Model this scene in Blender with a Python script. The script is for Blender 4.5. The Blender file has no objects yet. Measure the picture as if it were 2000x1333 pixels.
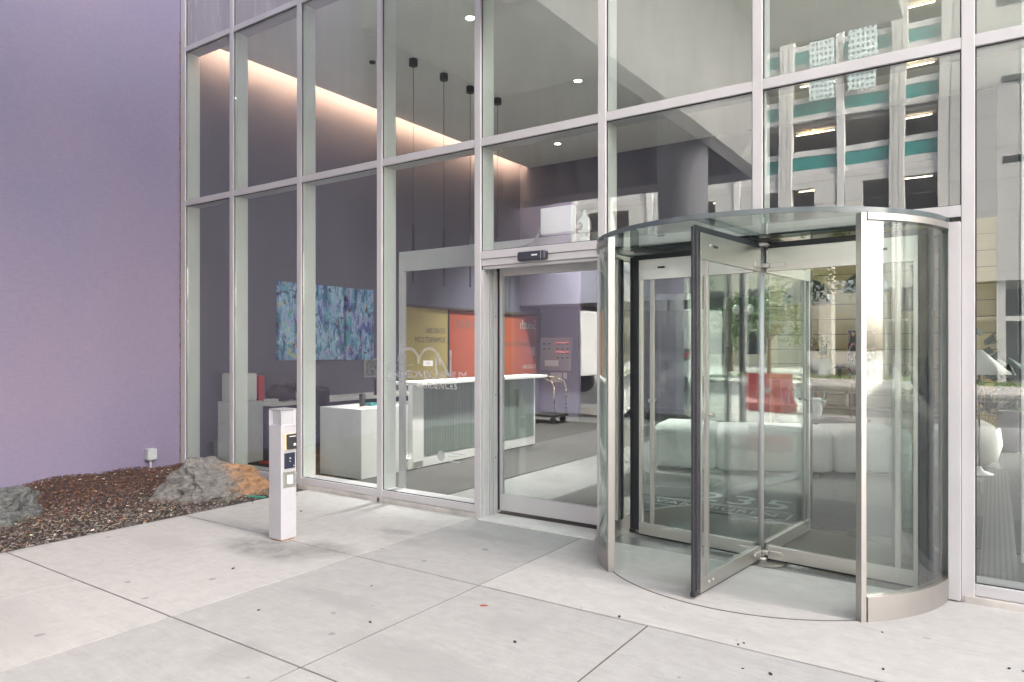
import bpy, bmesh, math, random
from mathutils import Vector, Matrix
random.seed(7)
R = math.radians
scene = bpy.context.scene
col = scene.collection

# ---------------------------------------------------------------- camera, sky, sun, exposure
TH = R(34.43); CAMD = 5.265
cam_d = bpy.data.cameras.new("camera"); cam = bpy.data.objects.new("camera", cam_d); col.objects.link(cam)
cam.location = (0, -CAMD, 1.6); cam.rotation_euler = (R(90), 0, TH)
cam_d.sensor_width = 36.0; cam_d.lens = 1375 / 2000 * 36.0
cam_d.shift_y = 13.5 / 2000; cam_d.clip_start = 0.05; cam_d.clip_end = 2000
scene.camera = cam
SUN_DIR = Vector((0.75, 0.27, 0.60)).normalized()
world = bpy.data.worlds.new("World"); scene.world = world; world.use_nodes = True
wn = world.node_tree.nodes; wl = world.node_tree.links
sky = wn.new("ShaderNodeTexSky"); sky.sky_type = 'NISHITA'; sky.sun_disc = False
sky.sun_elevation = math.asin(SUN_DIR.z); sky.sun_rotation = math.atan2(SUN_DIR.x, SUN_DIR.y)
sky.dust_density = 5.0; sky.air_density = 0.8; sky.ozone_density = 0.2
hs = wn.new("ShaderNodeHueSaturation"); hs.inputs["Saturation"].default_value = .5      # hazy, whitened sky
mw = wn.new("ShaderNodeMix"); mw.data_type = 'RGBA'; mw.blend_type = 'MULTIPLY'; mw.inputs[0].default_value = 1; mw.inputs[7].default_value = (1, .975, .94, 1)
wl.new(sky.outputs[0], hs.inputs["Color"]); wl.new(hs.outputs[0], mw.inputs[6]); wl.new(mw.outputs[2], wn["Background"].inputs[0]); wn["Background"].inputs[1].default_value = 0.15
sun_d = bpy.data.lights.new("sun", 'SUN'); sun = bpy.data.objects.new("sun", sun_d); col.objects.link(sun)
sun_d.energy = 1.8; sun_d.angle = R(4); sun_d.color = (1.0, 0.965, 0.92)
sun.rotation_euler = SUN_DIR.to_track_quat('Z', 'Y').to_euler(); sun.location = (60, 10, 40)
vs = scene.view_settings
vs.view_transform = 'Standard'; vs.look = 'None'; vs.gamma = 1.0; vs.exposure = 3.0
scene.display_settings.display_device = 'sRGB'
cy_ = scene.cycles
cy_.use_denoising = True; cy_.max_bounces = 14; cy_.diffuse_bounces = 5; cy_.glossy_bounces = 6
cy_.transparent_max_bounces = 40; cy_.transmission_bounces = 8
cy_.caustics_reflective = False; cy_.caustics_refractive = False; cy_.sample_clamp_indirect = 6.0

# ---------------------------------------------------------------- materials
def mat(name, color=(.5, .5, .5), rough=.5, metal=0.0, spec=.5):
    m = bpy.data.materials.new(name); m.use_nodes = True
    b = m.node_tree.nodes["Principled BSDF"]
    b.inputs["Base Color"].default_value = (*color, 1); b.inputs["Roughness"].default_value = rough
    b.inputs["Metallic"].default_value = metal; b.inputs["Specular IOR Level"].default_value = spec
    return m
def N(m, t, **kw):
    n = m.node_tree.nodes.new(t)
    for k, v in kw.items():
        if k.startswith("i_"): n.inputs[k[2:].replace("_", " ")].default_value = v
        else: setattr(n, k, v)
    return n
def L(m, a, b): m.node_tree.links.new(a, b)
def BS(m): return m.node_tree.nodes["Principled BSDF"]
def coords(m, scale=(1, 1, 1), out="Object"):
    tc = N(m, "ShaderNodeTexCoord"); mp = N(m, "ShaderNodeMapping")
    mp.inputs["Scale"].default_value = scale
    L(m, tc.outputs[out], mp.inputs[0]); return mp.outputs[0]
def ramp(m, fac, stops):
    r = N(m, "ShaderNodeValToRGB"); e = r.color_ramp.elements
    while len(e) < len(stops): e.new(.5)
    for i, (p, c) in enumerate(stops):
        e[i].position = p; e[i].color = (*c, 1) if len(c) == 3 else c
    L(m, fac, r.inputs[0]); return r.outputs[0]
def noise(m, vec, scale, detail=4, rough=.55, dist=0):
    n = N(m, "ShaderNodeTexNoise"); n.inputs["Scale"].default_value = scale
    n.inputs["Detail"].default_value = detail; n.inputs["Roughness"].default_value = rough
    n.inputs["Distortion"].default_value = dist
    L(m, vec, n.inputs["Vector"]); return n.outputs[0]
def mix(m, fac, a, b, mode='MIX'):
    n = N(m, "ShaderNodeMix", data_type='RGBA', blend_type=mode)
    def put(s, v):
        if isinstance(v, (int, float)): s.default_value = v
        elif isinstance(v, tuple): s.default_value = (*v, 1) if len(v) == 3 else v
        else: L(m, v, s)
    put(n.inputs[0], fac); put(n.inputs[6], a); put(n.inputs[7], b); return n.outputs[2]
def math_(m, op, a, b=None, c=None):
    n = N(m, "ShaderNodeMath", operation=op)
    for i, v in enumerate((a, b, c)):
        if v is None: continue
        if isinstance(v, (int, float)): n.inputs[i].default_value = v
        else: L(m, v, n.inputs[i])
    return n.outputs[0]
def bump(m, h, strength=.3, dist=.01):
    n = N(m, "ShaderNodeBump"); n.inputs["Strength"].default_value = strength; n.inputs["Distance"].default_value = dist
    L(m, h, n.inputs["Height"]); return n.outputs[0]
def varied(name, color, rough=.5, amt=.15, scale=3.0, metal=0.0, stretch=(1, 1, 1), bmp=0, bscale=60, rv=.1):
    """a plain finish with a little dirt, gloss variation and grain"""
    m = mat(name, color, rough, metal)
    v = coords(m, stretch)
    n1 = noise(m, v, scale, 5)
    dark = tuple(c * (1 - amt) for c in color); lite = tuple(min(1, c * (1 + amt)) for c in color)
    L(m, ramp(m, n1, [(.3, dark), (.7, lite)]), BS(m).inputs["Base Color"])
    n2 = noise(m, v, scale * 4, 3)
    L(m, ramp(m, n2, [(.3, (max(.02, rough - rv),) * 3), (.7, (min(1, rough + rv),) * 3)]), BS(m).inputs["Roughness"])
    if bmp: L(m, bump(m, noise(m, v, bscale, 3), bmp, .004), BS(m).inputs["Normal"])
    return m

def glass_mat(name, tint=(.9, .96, .94), r0=.06, wav=0.0, wscale=1.3, rough=0.0, streak=0.0):
    m = bpy.data.materials.new(name); m.use_nodes = True; nt = m.node_tree
    for n in list(nt.nodes): nt.nodes.remove(n)
    out = N(m, "ShaderNodeOutputMaterial"); tr = N(m, "ShaderNodeBsdfTransparent"); gl = N(m, "ShaderNodeBsdfGlossy")
    tr.inputs[0].default_value = (*tint, 1); gl.inputs["Roughness"].default_value = rough
    lw = N(m, "ShaderNodeLayerWeight"); lw.inputs[0].default_value = .5
    p5 = math_(m, 'POWER', lw.outputs["Facing"], 5.0)
    f = math_(m, 'MULTIPLY_ADD', p5, 1 - r0, r0)
    mx = N(m, "ShaderNodeMixShader"); L(m, f, mx.inputs[0]); L(m, tr.outputs[0], mx.inputs[1]); L(m, gl.outputs[0], mx.inputs[2])
    v = coords(m, (1, 1, 1))
    if wav:
        h = noise(m, v, wscale, 1, .4)
        L(m, bump(m, h, 1.0, wav), gl.inputs["Normal"])
    sh = mx.outputs[0]
    if streak:   # thin film of dust on the pane
        df = N(m, "ShaderNodeBsdfDiffuse"); df.inputs[0].default_value = (.7, .72, .72, 1)
        n = noise(m, coords(m, (6, 6, 1.2)), 1.5, 6, .7)
        fac = ramp(m, n, [(.45, (0, 0, 0)), (.8, (streak,) * 3)])
        m2 = N(m, "ShaderNodeMixShader"); L(m, fac, m2.inputs[0]); L(m, sh, m2.inputs[1]); L(m, df.outputs[0], m2.inputs[2]); sh = m2.outputs[0]
    L(m, sh, out.inputs[0]); return m

def emit(name, color, strength):
    m = bpy.data.materials.new(name); m.use_nodes = True; b = BS(m)
    b.inputs["Base Color"].default_value = (*color, 1); b.inputs["Emission Color"].default_value = (*color, 1)
    b.inputs["Emission Strength"].default_value = strength; return m

G_FAC = glass_mat("facade_glass", (.955, .98, .968), .105, .0016, 1.1, streak=.03)
G_DOOR = glass_mat("door_glass", (.94, .975, .965), .088, .0003, 1.0, streak=.02)
G_CURV = glass_mat("curved_glass", (.92, .97, .95), .12, .0008, 4.0)
G_TOP = glass_mat("canopy_glass", (.86, .96, .93), .06, .0003, 1.0)
G_EDGE = mat("glass_edge", (.035, .075, .075), .12)
ALU = varied("painted_aluminium", (.50, .485, .50), .42, .05, 2.0, rv=.06)
STEEL = varied("brushed_steel", (.47, .45, .435), .42, .03, 2.0, 1.0, (1, 1, 6), rv=.02)
STEEL_H = varied("brushed_steel_rail", (.60, .575, .55), .33, .03, 2.0, 1.0, (3, 3, 40), rv=.03)
RUBBER = varied("black_rubber", (.022, .022, .028), .45, .2, 8)
DARKM = mat("dark_metal", (.03, .03, .032), .4, .3)
BRASSY = varied("aged_steel", (.42, .38, .28), .38, .2, 4, 1.0)

# purple render with rolled-on texture, faint scuffs
def purple_mat(name, c0, c1):
    m = mat(name, c0, .62)
    v = coords(m, (1, 1, 1)); n1 = noise(m, v, .35, 3, .5); n2 = noise(m, coords(m, (3, 3, 14)), 3, 6, .7); n3 = noise(m, coords(m, (14, 14, 3)), 3, 6, .7)
    c = ramp(m, n1, [(.35, c0), (.65, c1)])
    c = mix(m, .22, c, ramp(m, n2, [(.3, tuple(x * .75 for x in c0)), (.7, tuple(x * 1.22 for x in c1))]))
    c = mix(m, .14, c, ramp(m, n3, [(.3, tuple(x * .75 for x in c0)), (.7, tuple(x * 1.22 for x in c1))]))
    L(m, c, BS(m).inputs["Base Color"])
    hh = mix(m, .5, n2, n3)
    L(m, bump(m, hh, .35, .006), BS(m).inputs["Normal"]); return m
PURPLE = purple_mat("purple_render", (.185, .18, .295), (.245, .20, .288))
PURPLE_IN = purple_mat("purple_paint", (.15, .15, .20), (.16, .153, .20))
WHITE = varied("white_laminate", (.80, .80, .79), .35, .03, 2)
CEIL = varied("ceiling_plaster", (.82, .84, .81), .8, .03, 1.2)
SOFF = varied("soffit_plaster", (.64, .64, .61), .8, .06, 1.0)
def concrete_wall(name, color, sc=.5):
    m = varied(name, color, .8, .10, sc, 0, (1, 1, .4), .3, 40); return m
CONC_W = concrete_wall("fair_concrete", (.60, .60, .58))
BEAM = concrete_wall("painted_concrete", (.80, .80, .80), .8)

def paving(name, base, speck):
    m = mat(name, base, .8)
    tc = N(m, "ShaderNodeTexCoord"); v = tc.outputs["Object"]
    big = noise(m, v, .9, 6, .6); fine = noise(m, v, 130, 3, .7); mid = noise(m, v, 9, 5, .65)
    c = ramp(m, big, [(.32, tuple(x * .74 for x in base)), (.66, tuple(min(1, x * 1.08) for x in base))])
    c = mix(m, speck, c, ramp(m, fine, [(.36, tuple(x * .55 for x in base)), (.62, tuple(min(1, x * 1.25) for x in base))]))
    c = mix(m, .6, c, ramp(m, mid, [(.3, tuple(x * .74 for x in base)), (.72, tuple(min(1, x * 1.10) for x in base))]))
    # streaky trowel marks
    st = noise(m, coords(m, (4, 22, 4)), 1.5, 5, .7)
    c = mix(m, .35, c, ramp(m, st, [(.3, tuple(x * .74 for x in base)), (.7, tuple(min(1, x * 1.06) for x in base))]))
    # gum spots and small dark blotches
    vo = N(m, "ShaderNodeTexVoronoi"); vo.inputs["Scale"].default_value = 3.1; vo.inputs["Randomness"].default_value = 1
    wob = warp(m, v, 14, .05); L(m, wob, vo.inputs["Vector"])
    sizes = math_(m, 'MULTIPLY', noise(m, v, 1.7, 2), .24)
    spot = math_(m, 'LESS_THAN', vo.outputs["Distance"], math_(m, 'SUBTRACT', sizes, .062))
    c = mix(m, math_(m, 'MULTIPLY', spot, .62), c, tuple(x * .42 for x in base))
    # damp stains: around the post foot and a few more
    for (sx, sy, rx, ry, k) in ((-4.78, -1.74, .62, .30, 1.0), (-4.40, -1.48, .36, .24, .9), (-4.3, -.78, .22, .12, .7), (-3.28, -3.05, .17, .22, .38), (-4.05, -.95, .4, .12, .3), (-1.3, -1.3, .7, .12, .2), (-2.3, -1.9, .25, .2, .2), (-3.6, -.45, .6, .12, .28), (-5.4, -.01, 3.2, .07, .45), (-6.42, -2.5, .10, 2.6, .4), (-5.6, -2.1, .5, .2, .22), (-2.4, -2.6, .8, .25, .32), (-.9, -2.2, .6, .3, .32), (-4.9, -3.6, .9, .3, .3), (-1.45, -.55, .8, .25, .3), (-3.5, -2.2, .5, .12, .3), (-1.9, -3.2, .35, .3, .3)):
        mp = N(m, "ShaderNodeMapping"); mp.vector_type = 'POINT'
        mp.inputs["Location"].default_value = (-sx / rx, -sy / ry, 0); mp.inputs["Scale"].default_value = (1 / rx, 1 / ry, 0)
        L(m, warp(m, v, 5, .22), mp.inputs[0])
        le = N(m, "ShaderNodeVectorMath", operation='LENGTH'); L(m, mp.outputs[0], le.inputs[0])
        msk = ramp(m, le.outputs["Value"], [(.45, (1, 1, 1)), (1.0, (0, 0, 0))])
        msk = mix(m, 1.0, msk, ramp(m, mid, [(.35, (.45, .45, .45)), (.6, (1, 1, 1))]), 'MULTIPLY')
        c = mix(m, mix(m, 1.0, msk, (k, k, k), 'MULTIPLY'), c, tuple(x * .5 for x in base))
    L(m, c, BS(m).inputs["Base Color"])
    L(m, bump(m, fine, .25, .003), BS(m).inputs["Normal"])
    return m
def warp(m, v, s, amt):
    sb = N(m, "ShaderNodeVectorMath", operation='SUBTRACT'); L(m, noise_vec(m, v, s), sb.inputs[0]); sb.inputs[1].default_value = (.5, .5, .5)
    sc = N(m, "ShaderNodeVectorMath", operation='SCALE'); L(m, sb.outputs[0], sc.inputs[0]); sc.inputs["Scale"].default_value = amt
    ad = N(m, "ShaderNodeVectorMath", operation='ADD'); L(m, v, ad.inputs[0]); L(m, sc.outputs[0], ad.inputs[1]); return ad.outputs[0]
def noise_vec(m, v, s):
    n = N(m, "ShaderNodeTexNoise"); n.inputs["Scale"].default_value = s; L(m, v, n.inputs["Vector"]); return n.outputs[1]
PAVE_L = paving("pale_concrete", (.475, .462, .448), .42)
PAVE_G = paving("grey_concrete", (.395, .39, .382), .62)
JOINT = varied("joint_dirt", (.085, .072, .06), .9, .3, 20)

# ---------------------------------------------------------------- mesh builder
WL = {}
class MB:
    def __init__(s): s.bm = bmesh.new()
    def _add(s, tmp, mi, smooth=False):
        for f in tmp.faces: f.material_index = mi; f.smooth = smooth
        me = bpy.data.meshes.new("tmp"); tmp.to_mesh(me); tmp.free(); s.bm.from_mesh(me); bpy.data.meshes.remove(me); return s
    def box(s, x0, x1, y0, y1, z0, z1, bev=0.0, mi=0, rot=None, seg=2):
        t = bmesh.new(); bmesh.ops.create_cube(t, size=1)
        c = Vector(((x0 + x1) / 2, (y0 + y1) / 2, (z0 + z1) / 2))
        bmesh.ops.transform(t, verts=t.verts, matrix=Matrix.Diagonal((x1 - x0, y1 - y0, z1 - z0, 1)))
        if bev: bmesh.ops.bevel(t, geom=t.edges[:], offset=bev, segments=seg, affect='EDGES', profile=.5)
        M = Matrix.Translation(c)
        if rot is not None: M = M @ (rot.to_4x4() if hasattr(rot, 'to_4x4') else rot)
        bmesh.ops.transform(t, verts=t.verts, matrix=M)
        return s._add(t, mi, False)
    def cyl(s, p0, p1, r0, r1=None, seg=20, mi=0, smooth=True, caps=True):
        r1 = r0 if r1 is None else r1; p0, p1 = Vector(p0), Vector(p1); d = p1 - p0
        t = bmesh.new(); bmesh.ops.create_cone(t, cap_ends=caps, segments=seg, radius1=max(r0, 1e-4), radius2=max(r1, 1e-4), depth=d.length)
        q = d.to_track_quat('Z', 'Y').to_matrix().to_4x4()
        bmesh.ops.transform(t, verts=t.verts, matrix=Matrix.Translation((p0 + p1) / 2) @ q)
        for f in t.faces: f.material_index = mi; f.smooth = smooth and len(f.verts) == 4
        me = bpy.data.meshes.new("tmp"); t.to_mesh(me); t.free(); s.bm.from_mesh(me); bpy.data.meshes.remove(me); return s
    def tube(s, pts, r, seg=8, mi=0):
        for a, b in zip(pts[:-1], pts[1:]): s.cyl(a, b, r, r, seg, mi)
        for p in pts[1:-1]: s.ball(p, r, mi=mi, u=seg, v=6)
        return s
    def ball(s, c, r, sc=(1, 1, 1), mi=0, u=16, v=10):
        t = bmesh.new(); bmesh.ops.create_uvsphere(t, u_segments=u, v_segments=v, radius=r)
        bmesh.ops.transform(t, verts=t.verts, matrix=Matrix.Translation(Vector(c)) @ Matrix.Diagonal((*sc, 1)))
        return s._add(t, mi, True)
    def lathe(s, prof, c, seg=32, mi=0, smooth=True):
        t = bmesh.new(); rings = []
        for (r, z) in prof:
            rings.append([t.verts.new((c[0] + r * math.cos(2 * math.pi * k / seg), c[1] + r * math.sin(2 * math.pi * k / seg), c[2] + z)) for k in range(seg)])
        for a, b in zip(rings[:-1], rings[1:]):
            for k in range(seg):
                t.faces.new((a[k], a[(k + 1) % seg], b[(k + 1) % seg], b[k]))
        if prof[0][0] > 1e-4: t.faces.new(list(reversed(rings[0])))
        if prof[-1][0] > 1e-4: t.faces.new(rings[-1])
        bmesh.ops.remove_doubles(t, verts=t.verts, dist=1e-5); bmesh.ops.recalc_face_normals(t, faces=t.faces)
        return s._add(t, mi, smooth)
    def arc(s, cx, cy, r0, r1, a0, a1, z0, z1, seg=32, mi=0, smooth=True):
        t = bmesh.new(); ps = []
        for k in range(seg + 1):
            a = R(a0 + (a1 - a0) * k / seg); c, sn = math.cos(a), math.sin(a)
            ps.append([t.verts.new((cx + r * c, cy + r * sn, z)) for r, z in ((r0, z0), (r1, z0), (r1, z1), (r0, z1))])
        for a, b in zip(ps[:-1], ps[1:]):
            for i in range(4):
                f = t.faces.new((a[i], a[(i + 1) % 4], b[(i + 1) % 4], b[i])); f.smooth = False
        t.faces.new(list(reversed(ps[0]))); t.faces.new(ps[-1]); bmesh.ops.recalc_face_normals(t, faces=t.faces)
        if smooth:   # keep ring edges sharp by splitting the four long strips
            bmesh.ops.split_edges(t, edges=[e for e in t.edges if len(e.link_faces) == 2 and e.calc_face_angle(0) > R(45)])
        return s._add(t, mi, smooth)
    def prism(s, poly, z0, z1, mi=0, M=None, bev=0):
        t = bmesh.new(); vs_ = [t.verts.new((x, y, z0)) for x, y in poly]; f = t.faces.new(vs_)
        r = bmesh.ops.extrude_face_region(t, geom=[f])
        bmesh.ops.translate(t, verts=[g for g in r['geom'] if isinstance(g, bmesh.types.BMVert)], vec=(0, 0, z1 - z0))
        bmesh.ops.recalc_face_normals(t, faces=t.faces)
        if bev: bmesh.ops.bevel(t, geom=t.edges[:], offset=bev, segments=2, affect='EDGES')
        if M is not None: bmesh.ops.transform(t, verts=t.verts, matrix=M)
        return s._add(t, mi)
    def quad(s, pts, mi=0):
        f = s.bm.faces.new([s.bm.verts.new(p) for p in pts]); f.material_index = mi; return s
    def build(s, name, mats, parent=None, smooth=None):
        me = bpy.data.meshes.new(name)
        if parent is not None: bmesh.ops.translate(s.bm, verts=s.bm.verts, vec=-WL[parent])
        s.bm.to_mesh(me); s.bm.free()
        for m in (mats if isinstance(mats, (list, tuple)) else [mats]): me.materials.append(m)
        o = bpy.data.objects.new(name, me); col.objects.link(o)
        if parent is not None: o.parent = parent; WL[o] = WL[parent]
        else: WL[o] = Vector((0, 0, 0))
        return o

def tag(o, label=None, cat=None, group=None, kind=None):
    if label: o["label"] = label
    if cat: o["category"] = cat
    if group: o["group"] = group
    if kind: o["kind"] = kind
    return o
def thing(name, loc, label, cat, group=None):
    o = bpy.data.objects.new(name, None); o.empty_display_size = .1; col.objects.link(o); o.location = loc
    WL[o] = Vector(loc); return tag(o, label, cat, group)
def structure(name, mb, m): return tag(mb.build(name, m), kind="structure")
def copy_tree(o, parent=None):
    c = o.copy(); col.objects.link(c)
    if parent is not None: c.parent = parent
    for ch in o.children: copy_tree(ch, c)
    return c
def text_mesh(txt, size, M, name, m, parent, ext=.0008, spacing=1.0, align='CENTER', xs=1.0):
    cu = bpy.data.curves.new("t", 'FONT'); cu.body = txt; cu.size = size; cu.align_x = align; cu.align_y = 'CENTER'
    cu.extrude = ext; cu.space_character = spacing; cu.resolution_u = 3
    to = bpy.data.objects.new("t", cu); col.objects.link(to)
    dg = bpy.context.evaluated_depsgraph_get(); me = bpy.data.meshes.new_from_object(to.evaluated_get(dg))
    bpy.data.objects.remove(to); bpy.data.curves.remove(cu)
    me.transform(M @ Matrix.Diagonal((xs, 1, 1, 1)))
    if parent is not None: me.transform(Matrix.Translation(-WL[parent]))
    me.name = name; me.materials.clear(); me.materials.append(m)
    o = bpy.data.objects.new(name, me); col.objects.link(o)
    if parent is not None: o.parent = parent; WL[o] = WL[parent]
    return o
# wall-text frames: text's x axis, y axis and normal in the world
def frame(origin, ax, ay):
    ax, ay = Vector(ax), Vector(ay); n = ax.cross(ay)
    return Matrix(((ax.x, ay.x, n.x, origin[0]), (ax.y, ay.y, n.y, origin[1]), (ax.z, ay.z, n.z, origin[2]), (0, 0, 0, 1)))

# ================================================================= SETTING
structure("ground", MB().quad([(-400, -400, -.30), (400, -400, -.30), (400, 400, -.30), (-400, 400, -.30)]), varied("far_ground", (.25, .24, .22), .9, .2, .05))

# plaza: slabs with open joints over a dirty bed
pb = MB(); g = .0065
xs = [-6.40, -5.22, -4.05, -2.87, -1.65, -.47, .71, 1.89, 3.07, 4.25, 5.43, 6.61, 7.8]
ys = [0, -1.478, -2.955, -4.43, -5.91, -7.38, -8.86, -10.33, -11.8]
for j in range(len(ys) - 1):
    for i in range(len(xs) - 1):
        x0, x1, y1, y0 = xs[i], xs[i + 1], ys[j], ys[j + 1]
        if j == 0 and x0 >= -2.88: continue
        lightslab = (x0 < -4.1) if j > 0 else True
        if j == 0 and abs(x0 + 4.05) < .01: lightslab = False
        gx = g * 1.1
        pb.box(x0 + gx, x1 - g * .9, y0 + g, y1 - (g if j else 0), -.06, random.uniform(-.0012, .0008), 0, 0 if lightslab else 1)
pb.box(-2.87 + g, 7.8, -1.478 + g, .0, -.06, .0005, 0, 0)
plaza = structure("plaza_paving", pb, [PAVE_L, PAVE_G])
structure("paving_bed", MB().box(-6.42, 7.8, -11.8, -.002, -.2, -.005), JOINT)
structure("lobby_floor", MB().box(-9.0, .62, 0.0, 12.5, -.2, -.004).box(.62, 6.3, 0.0, 8.43, -.2, -.004), varied("terrazzo", (.20, .20, .197), .2, .06, 30))

# street beyond the plaza
structure("kerb", MB().box(-60, 60, -12.1, -11.82, -.3, .0, .02), concrete_wall("kerb_concrete", (.42, .41, .39)))
structure("road", MB().box(-90, 90, -25.5, -12.1, -.3, -.13), varied("asphalt", (.10, .10, .10), .85, .2, 6, bmp=.3))
structure("pavement", MB().box(-90, 90, -33.2, -25.5, -.3, .0, .02).box(-90, -9.05, -11.8, -9.0, -.3, -.002).box(7.82, 90, -11.8, 3, -.3, -.002), concrete_wall("sidewalk", (.45, .44, .42)))
lm = MB()
for k in range(-14, 12): lm.box(k * 5, k * 5 + 2.4, -18.9, -18.78, -.13, -.126)
lm.box(-90, 90, -23.2, -23.08, -.13, -.126)
structure("road_markings", lm, varied("road_paint", (.7, .7, .66), .7, .2, 8))
structure("lawn", MB().box(-90, 60, -37.5, -33.2, -.3, .02), varied("grass", (.09, .14, .04), .9, .4, 12, bmp=.6))

structure("rear_pavement", MB().box(-30, 60, 12.51, 17.0, -.3, -.006).box(.62, 60, 8.43, 12.5, -.3, -.007), concrete_wall("rear_concrete", (.50, .48, .45)))
structure("rear_road", MB().box(-60, 90, 17.0, 26.5, -.3, -.13), bpy.data.materials["asphalt"])
structure("rear_verge", MB().box(-60, 90, 26.5, 29.0, -.3, .0).box(-60, 90, 31.6, 56, -.3, .0), concrete_wall("rear_walk", (.55, .52, .46)))
structure("rear_lawn", MB().box(-60, 90, 29.0, 31.6, -.3, .02), bpy.data.materials["grass"])

# ================================================================= OVERHANG, WALL, COLUMN, BEAMS
ov = thing("entrance_overhang", (-1, -4, 7.1), "beige plaster overhang roofing the plaza in front of the glass entrance", "overhang")
MB().box(-9.0, -1.25, -8.0, -3.2, 7.1, 7.8).box(-3.66, -1.25, -3.2, 0.25, 7.1, 7.8).build("soffit", SOFF, ov)  # left open beside the facade to let skylight onto the purple wall
MB().box(-9.3, 34, 0.26, 9.5, 7.1, 26).build("unseen_upper_storeys", concrete_wall("upper_cladding", (.55, .55, .53), .3), ov)  # unseen block added over the lobby to keep the sun off the plaza
MB().box(6.31, 34, -.02, 8.45, -.2, 7.095).box(3.76, 6.30, -.02, -.005, -.2, 7.095).build("side_wall", CONC_W, ov)
MB().box(-3.66, -3.40, -7.9, -.003, 4.73, 7.098, .006).build("beam", BEAM, ov)
MB().box(-8.9, -3.662, -7.9, -7.3, 4.73, 7.097, .006).build("fascia_beam", PURPLE_IN, ov)
colm = MB().cyl((-4.05, -5.35, -.05), (-4.05, -5.35, 7.098), .39, .39, 64)
tag(colm.build("round_column", varied("column_paint", (.46, .47, .53), .55, .05, 1)), "round purple grey column standing under the white beam on the plaza", "column")
pw = thing("purple_wall", (-9, -4, 0), "tall purple rendered wall beside the mulch bed and glass entrance", "wall")
MB().box(-9.35, -9.0, -10.5, 0.03, -.2, 9.0).build("render_face", PURPLE, pw)
sl = MB()
for k in range(90):
    z = k * .065 + random.uniform(0, .03); sl.box(-9.0, -8.992 + random.uniform(-.003, .004), -.012, .002, z, z + random.uniform(.03, .064), .002, seg=1)
sl.build("sealant_joint", varied("old_sealant", (.28, .17, .11), .8, .4, 30), pw)

# ================================================================= GLASS FACADE
MX = [-8.935, -7.858, -6.568, -5.287, -4.003, -2.702, -1.433, -.137, 1.15, 2.43, 3.72]
ZA0, ZA1, ZB0, ZB1, ZC0, ZC1 = 3.487, 3.562, 5.54, 5.607, 2.43, 2.503
fac = thing("glass_facade", (-4, 0.1, 0), "tall glazed lobby front in pale aluminium mullions and transoms", "glass facade")
INW = varied("brightened_inner_alu", (.80, .82, .79), .45, .04, 2)  # whiter copy of the frame aluminium, brightening the inner faces by colour
def hw(i): return .05 if i == 0 else .036
for i, x in enumerate(MX):
    z0 = ZC0 if i == 6 else 0.0
    m = MB().box(x - hw(i), x + hw(i), 0.0, .0285, z0, 7.098, .003, seg=1)
    m.box(x - hw(i) + .001, x + hw(i) - .001, .0287, .215, z0, 7.098, .003, 2, seg=1)
    m.box(x - hw(i) - .008, x + hw(i) + .008, .0215, .0275, z0 + .13, 7.09, 0, 1)       # black glazing gasket
    m.build("mullion", [ALU, RUBBER, INW], fac)
rows = {4: [(ZC0, ZC1)], 5: [(ZC0, ZC1)], 6: [(ZC0, ZC1)]}
for i in range(len(MX) - 1):
    x0, x1 = MX[i] + hw(i) + .0005, MX[i + 1] - hw(i + 1) - .0005
    for (za, zb) in rows.get(i, []) + [(ZA0, ZA1), (ZB0, ZB1)]:
        m = MB().box(x0, x1, .0025, .212, za, zb, .0025, seg=1); m.box(x0, x1, .022, .0275, za - .007, zb + .007, 0, 1)
        m.build("transom", [ALU, RUBBER], fac)
    if i not in (4, 5, 6):
        m = MB().box(x0, x1, .0025, .212, .05, .122, .0025, seg=1); m.box(x0, x1, .022, .0275, .12, .129, 0, 1)
        m.build("sill", [ALU, RUBBER], fac)
        MB().box(MX[i] - .02 if i else x0, x1 + .05, -.012, .2, -.01, .046, .004).build("kerb_base", varied("stained_base", (.46, .43, .41), .7, .2, 5), fac)
def pane(x0, x1, z0, z1, name="glass_pane", m=G_FAC, tilt=.0022, y=.029):
    c = Vector(((x0 + x1) / 2, y + .008, (z0 + z1) / 2))
    rot = Matrix.Rotation(random.uniform(-tilt, tilt), 3, 'Z') @ Matrix.Rotation(random.uniform(-tilt, tilt) * .6, 3, 'X')
    return MB().box(x0, x1, y, y + .016, z0, z1, 0, 0, rot).build(name, m, fac)
SPAN = varied("frosted_spandrel", (.37, .345, .37), .22, .08, 1.0, 0, (4, 4, .6))
for i in range(len(MX) - 1):
    x0, x1 = MX[i] + hw(i), MX[i + 1] - hw(i + 1)
    if i in (4, 5, 6): pane(x0, x1, ZC1, ZA0)
    else: pane(x0, x1, .122, ZA0)
    pane(x0, x1, ZA1, ZB0)
    pane(x0, x1, ZB1, 7.095, "spandrel_panel", SPAN)
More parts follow.
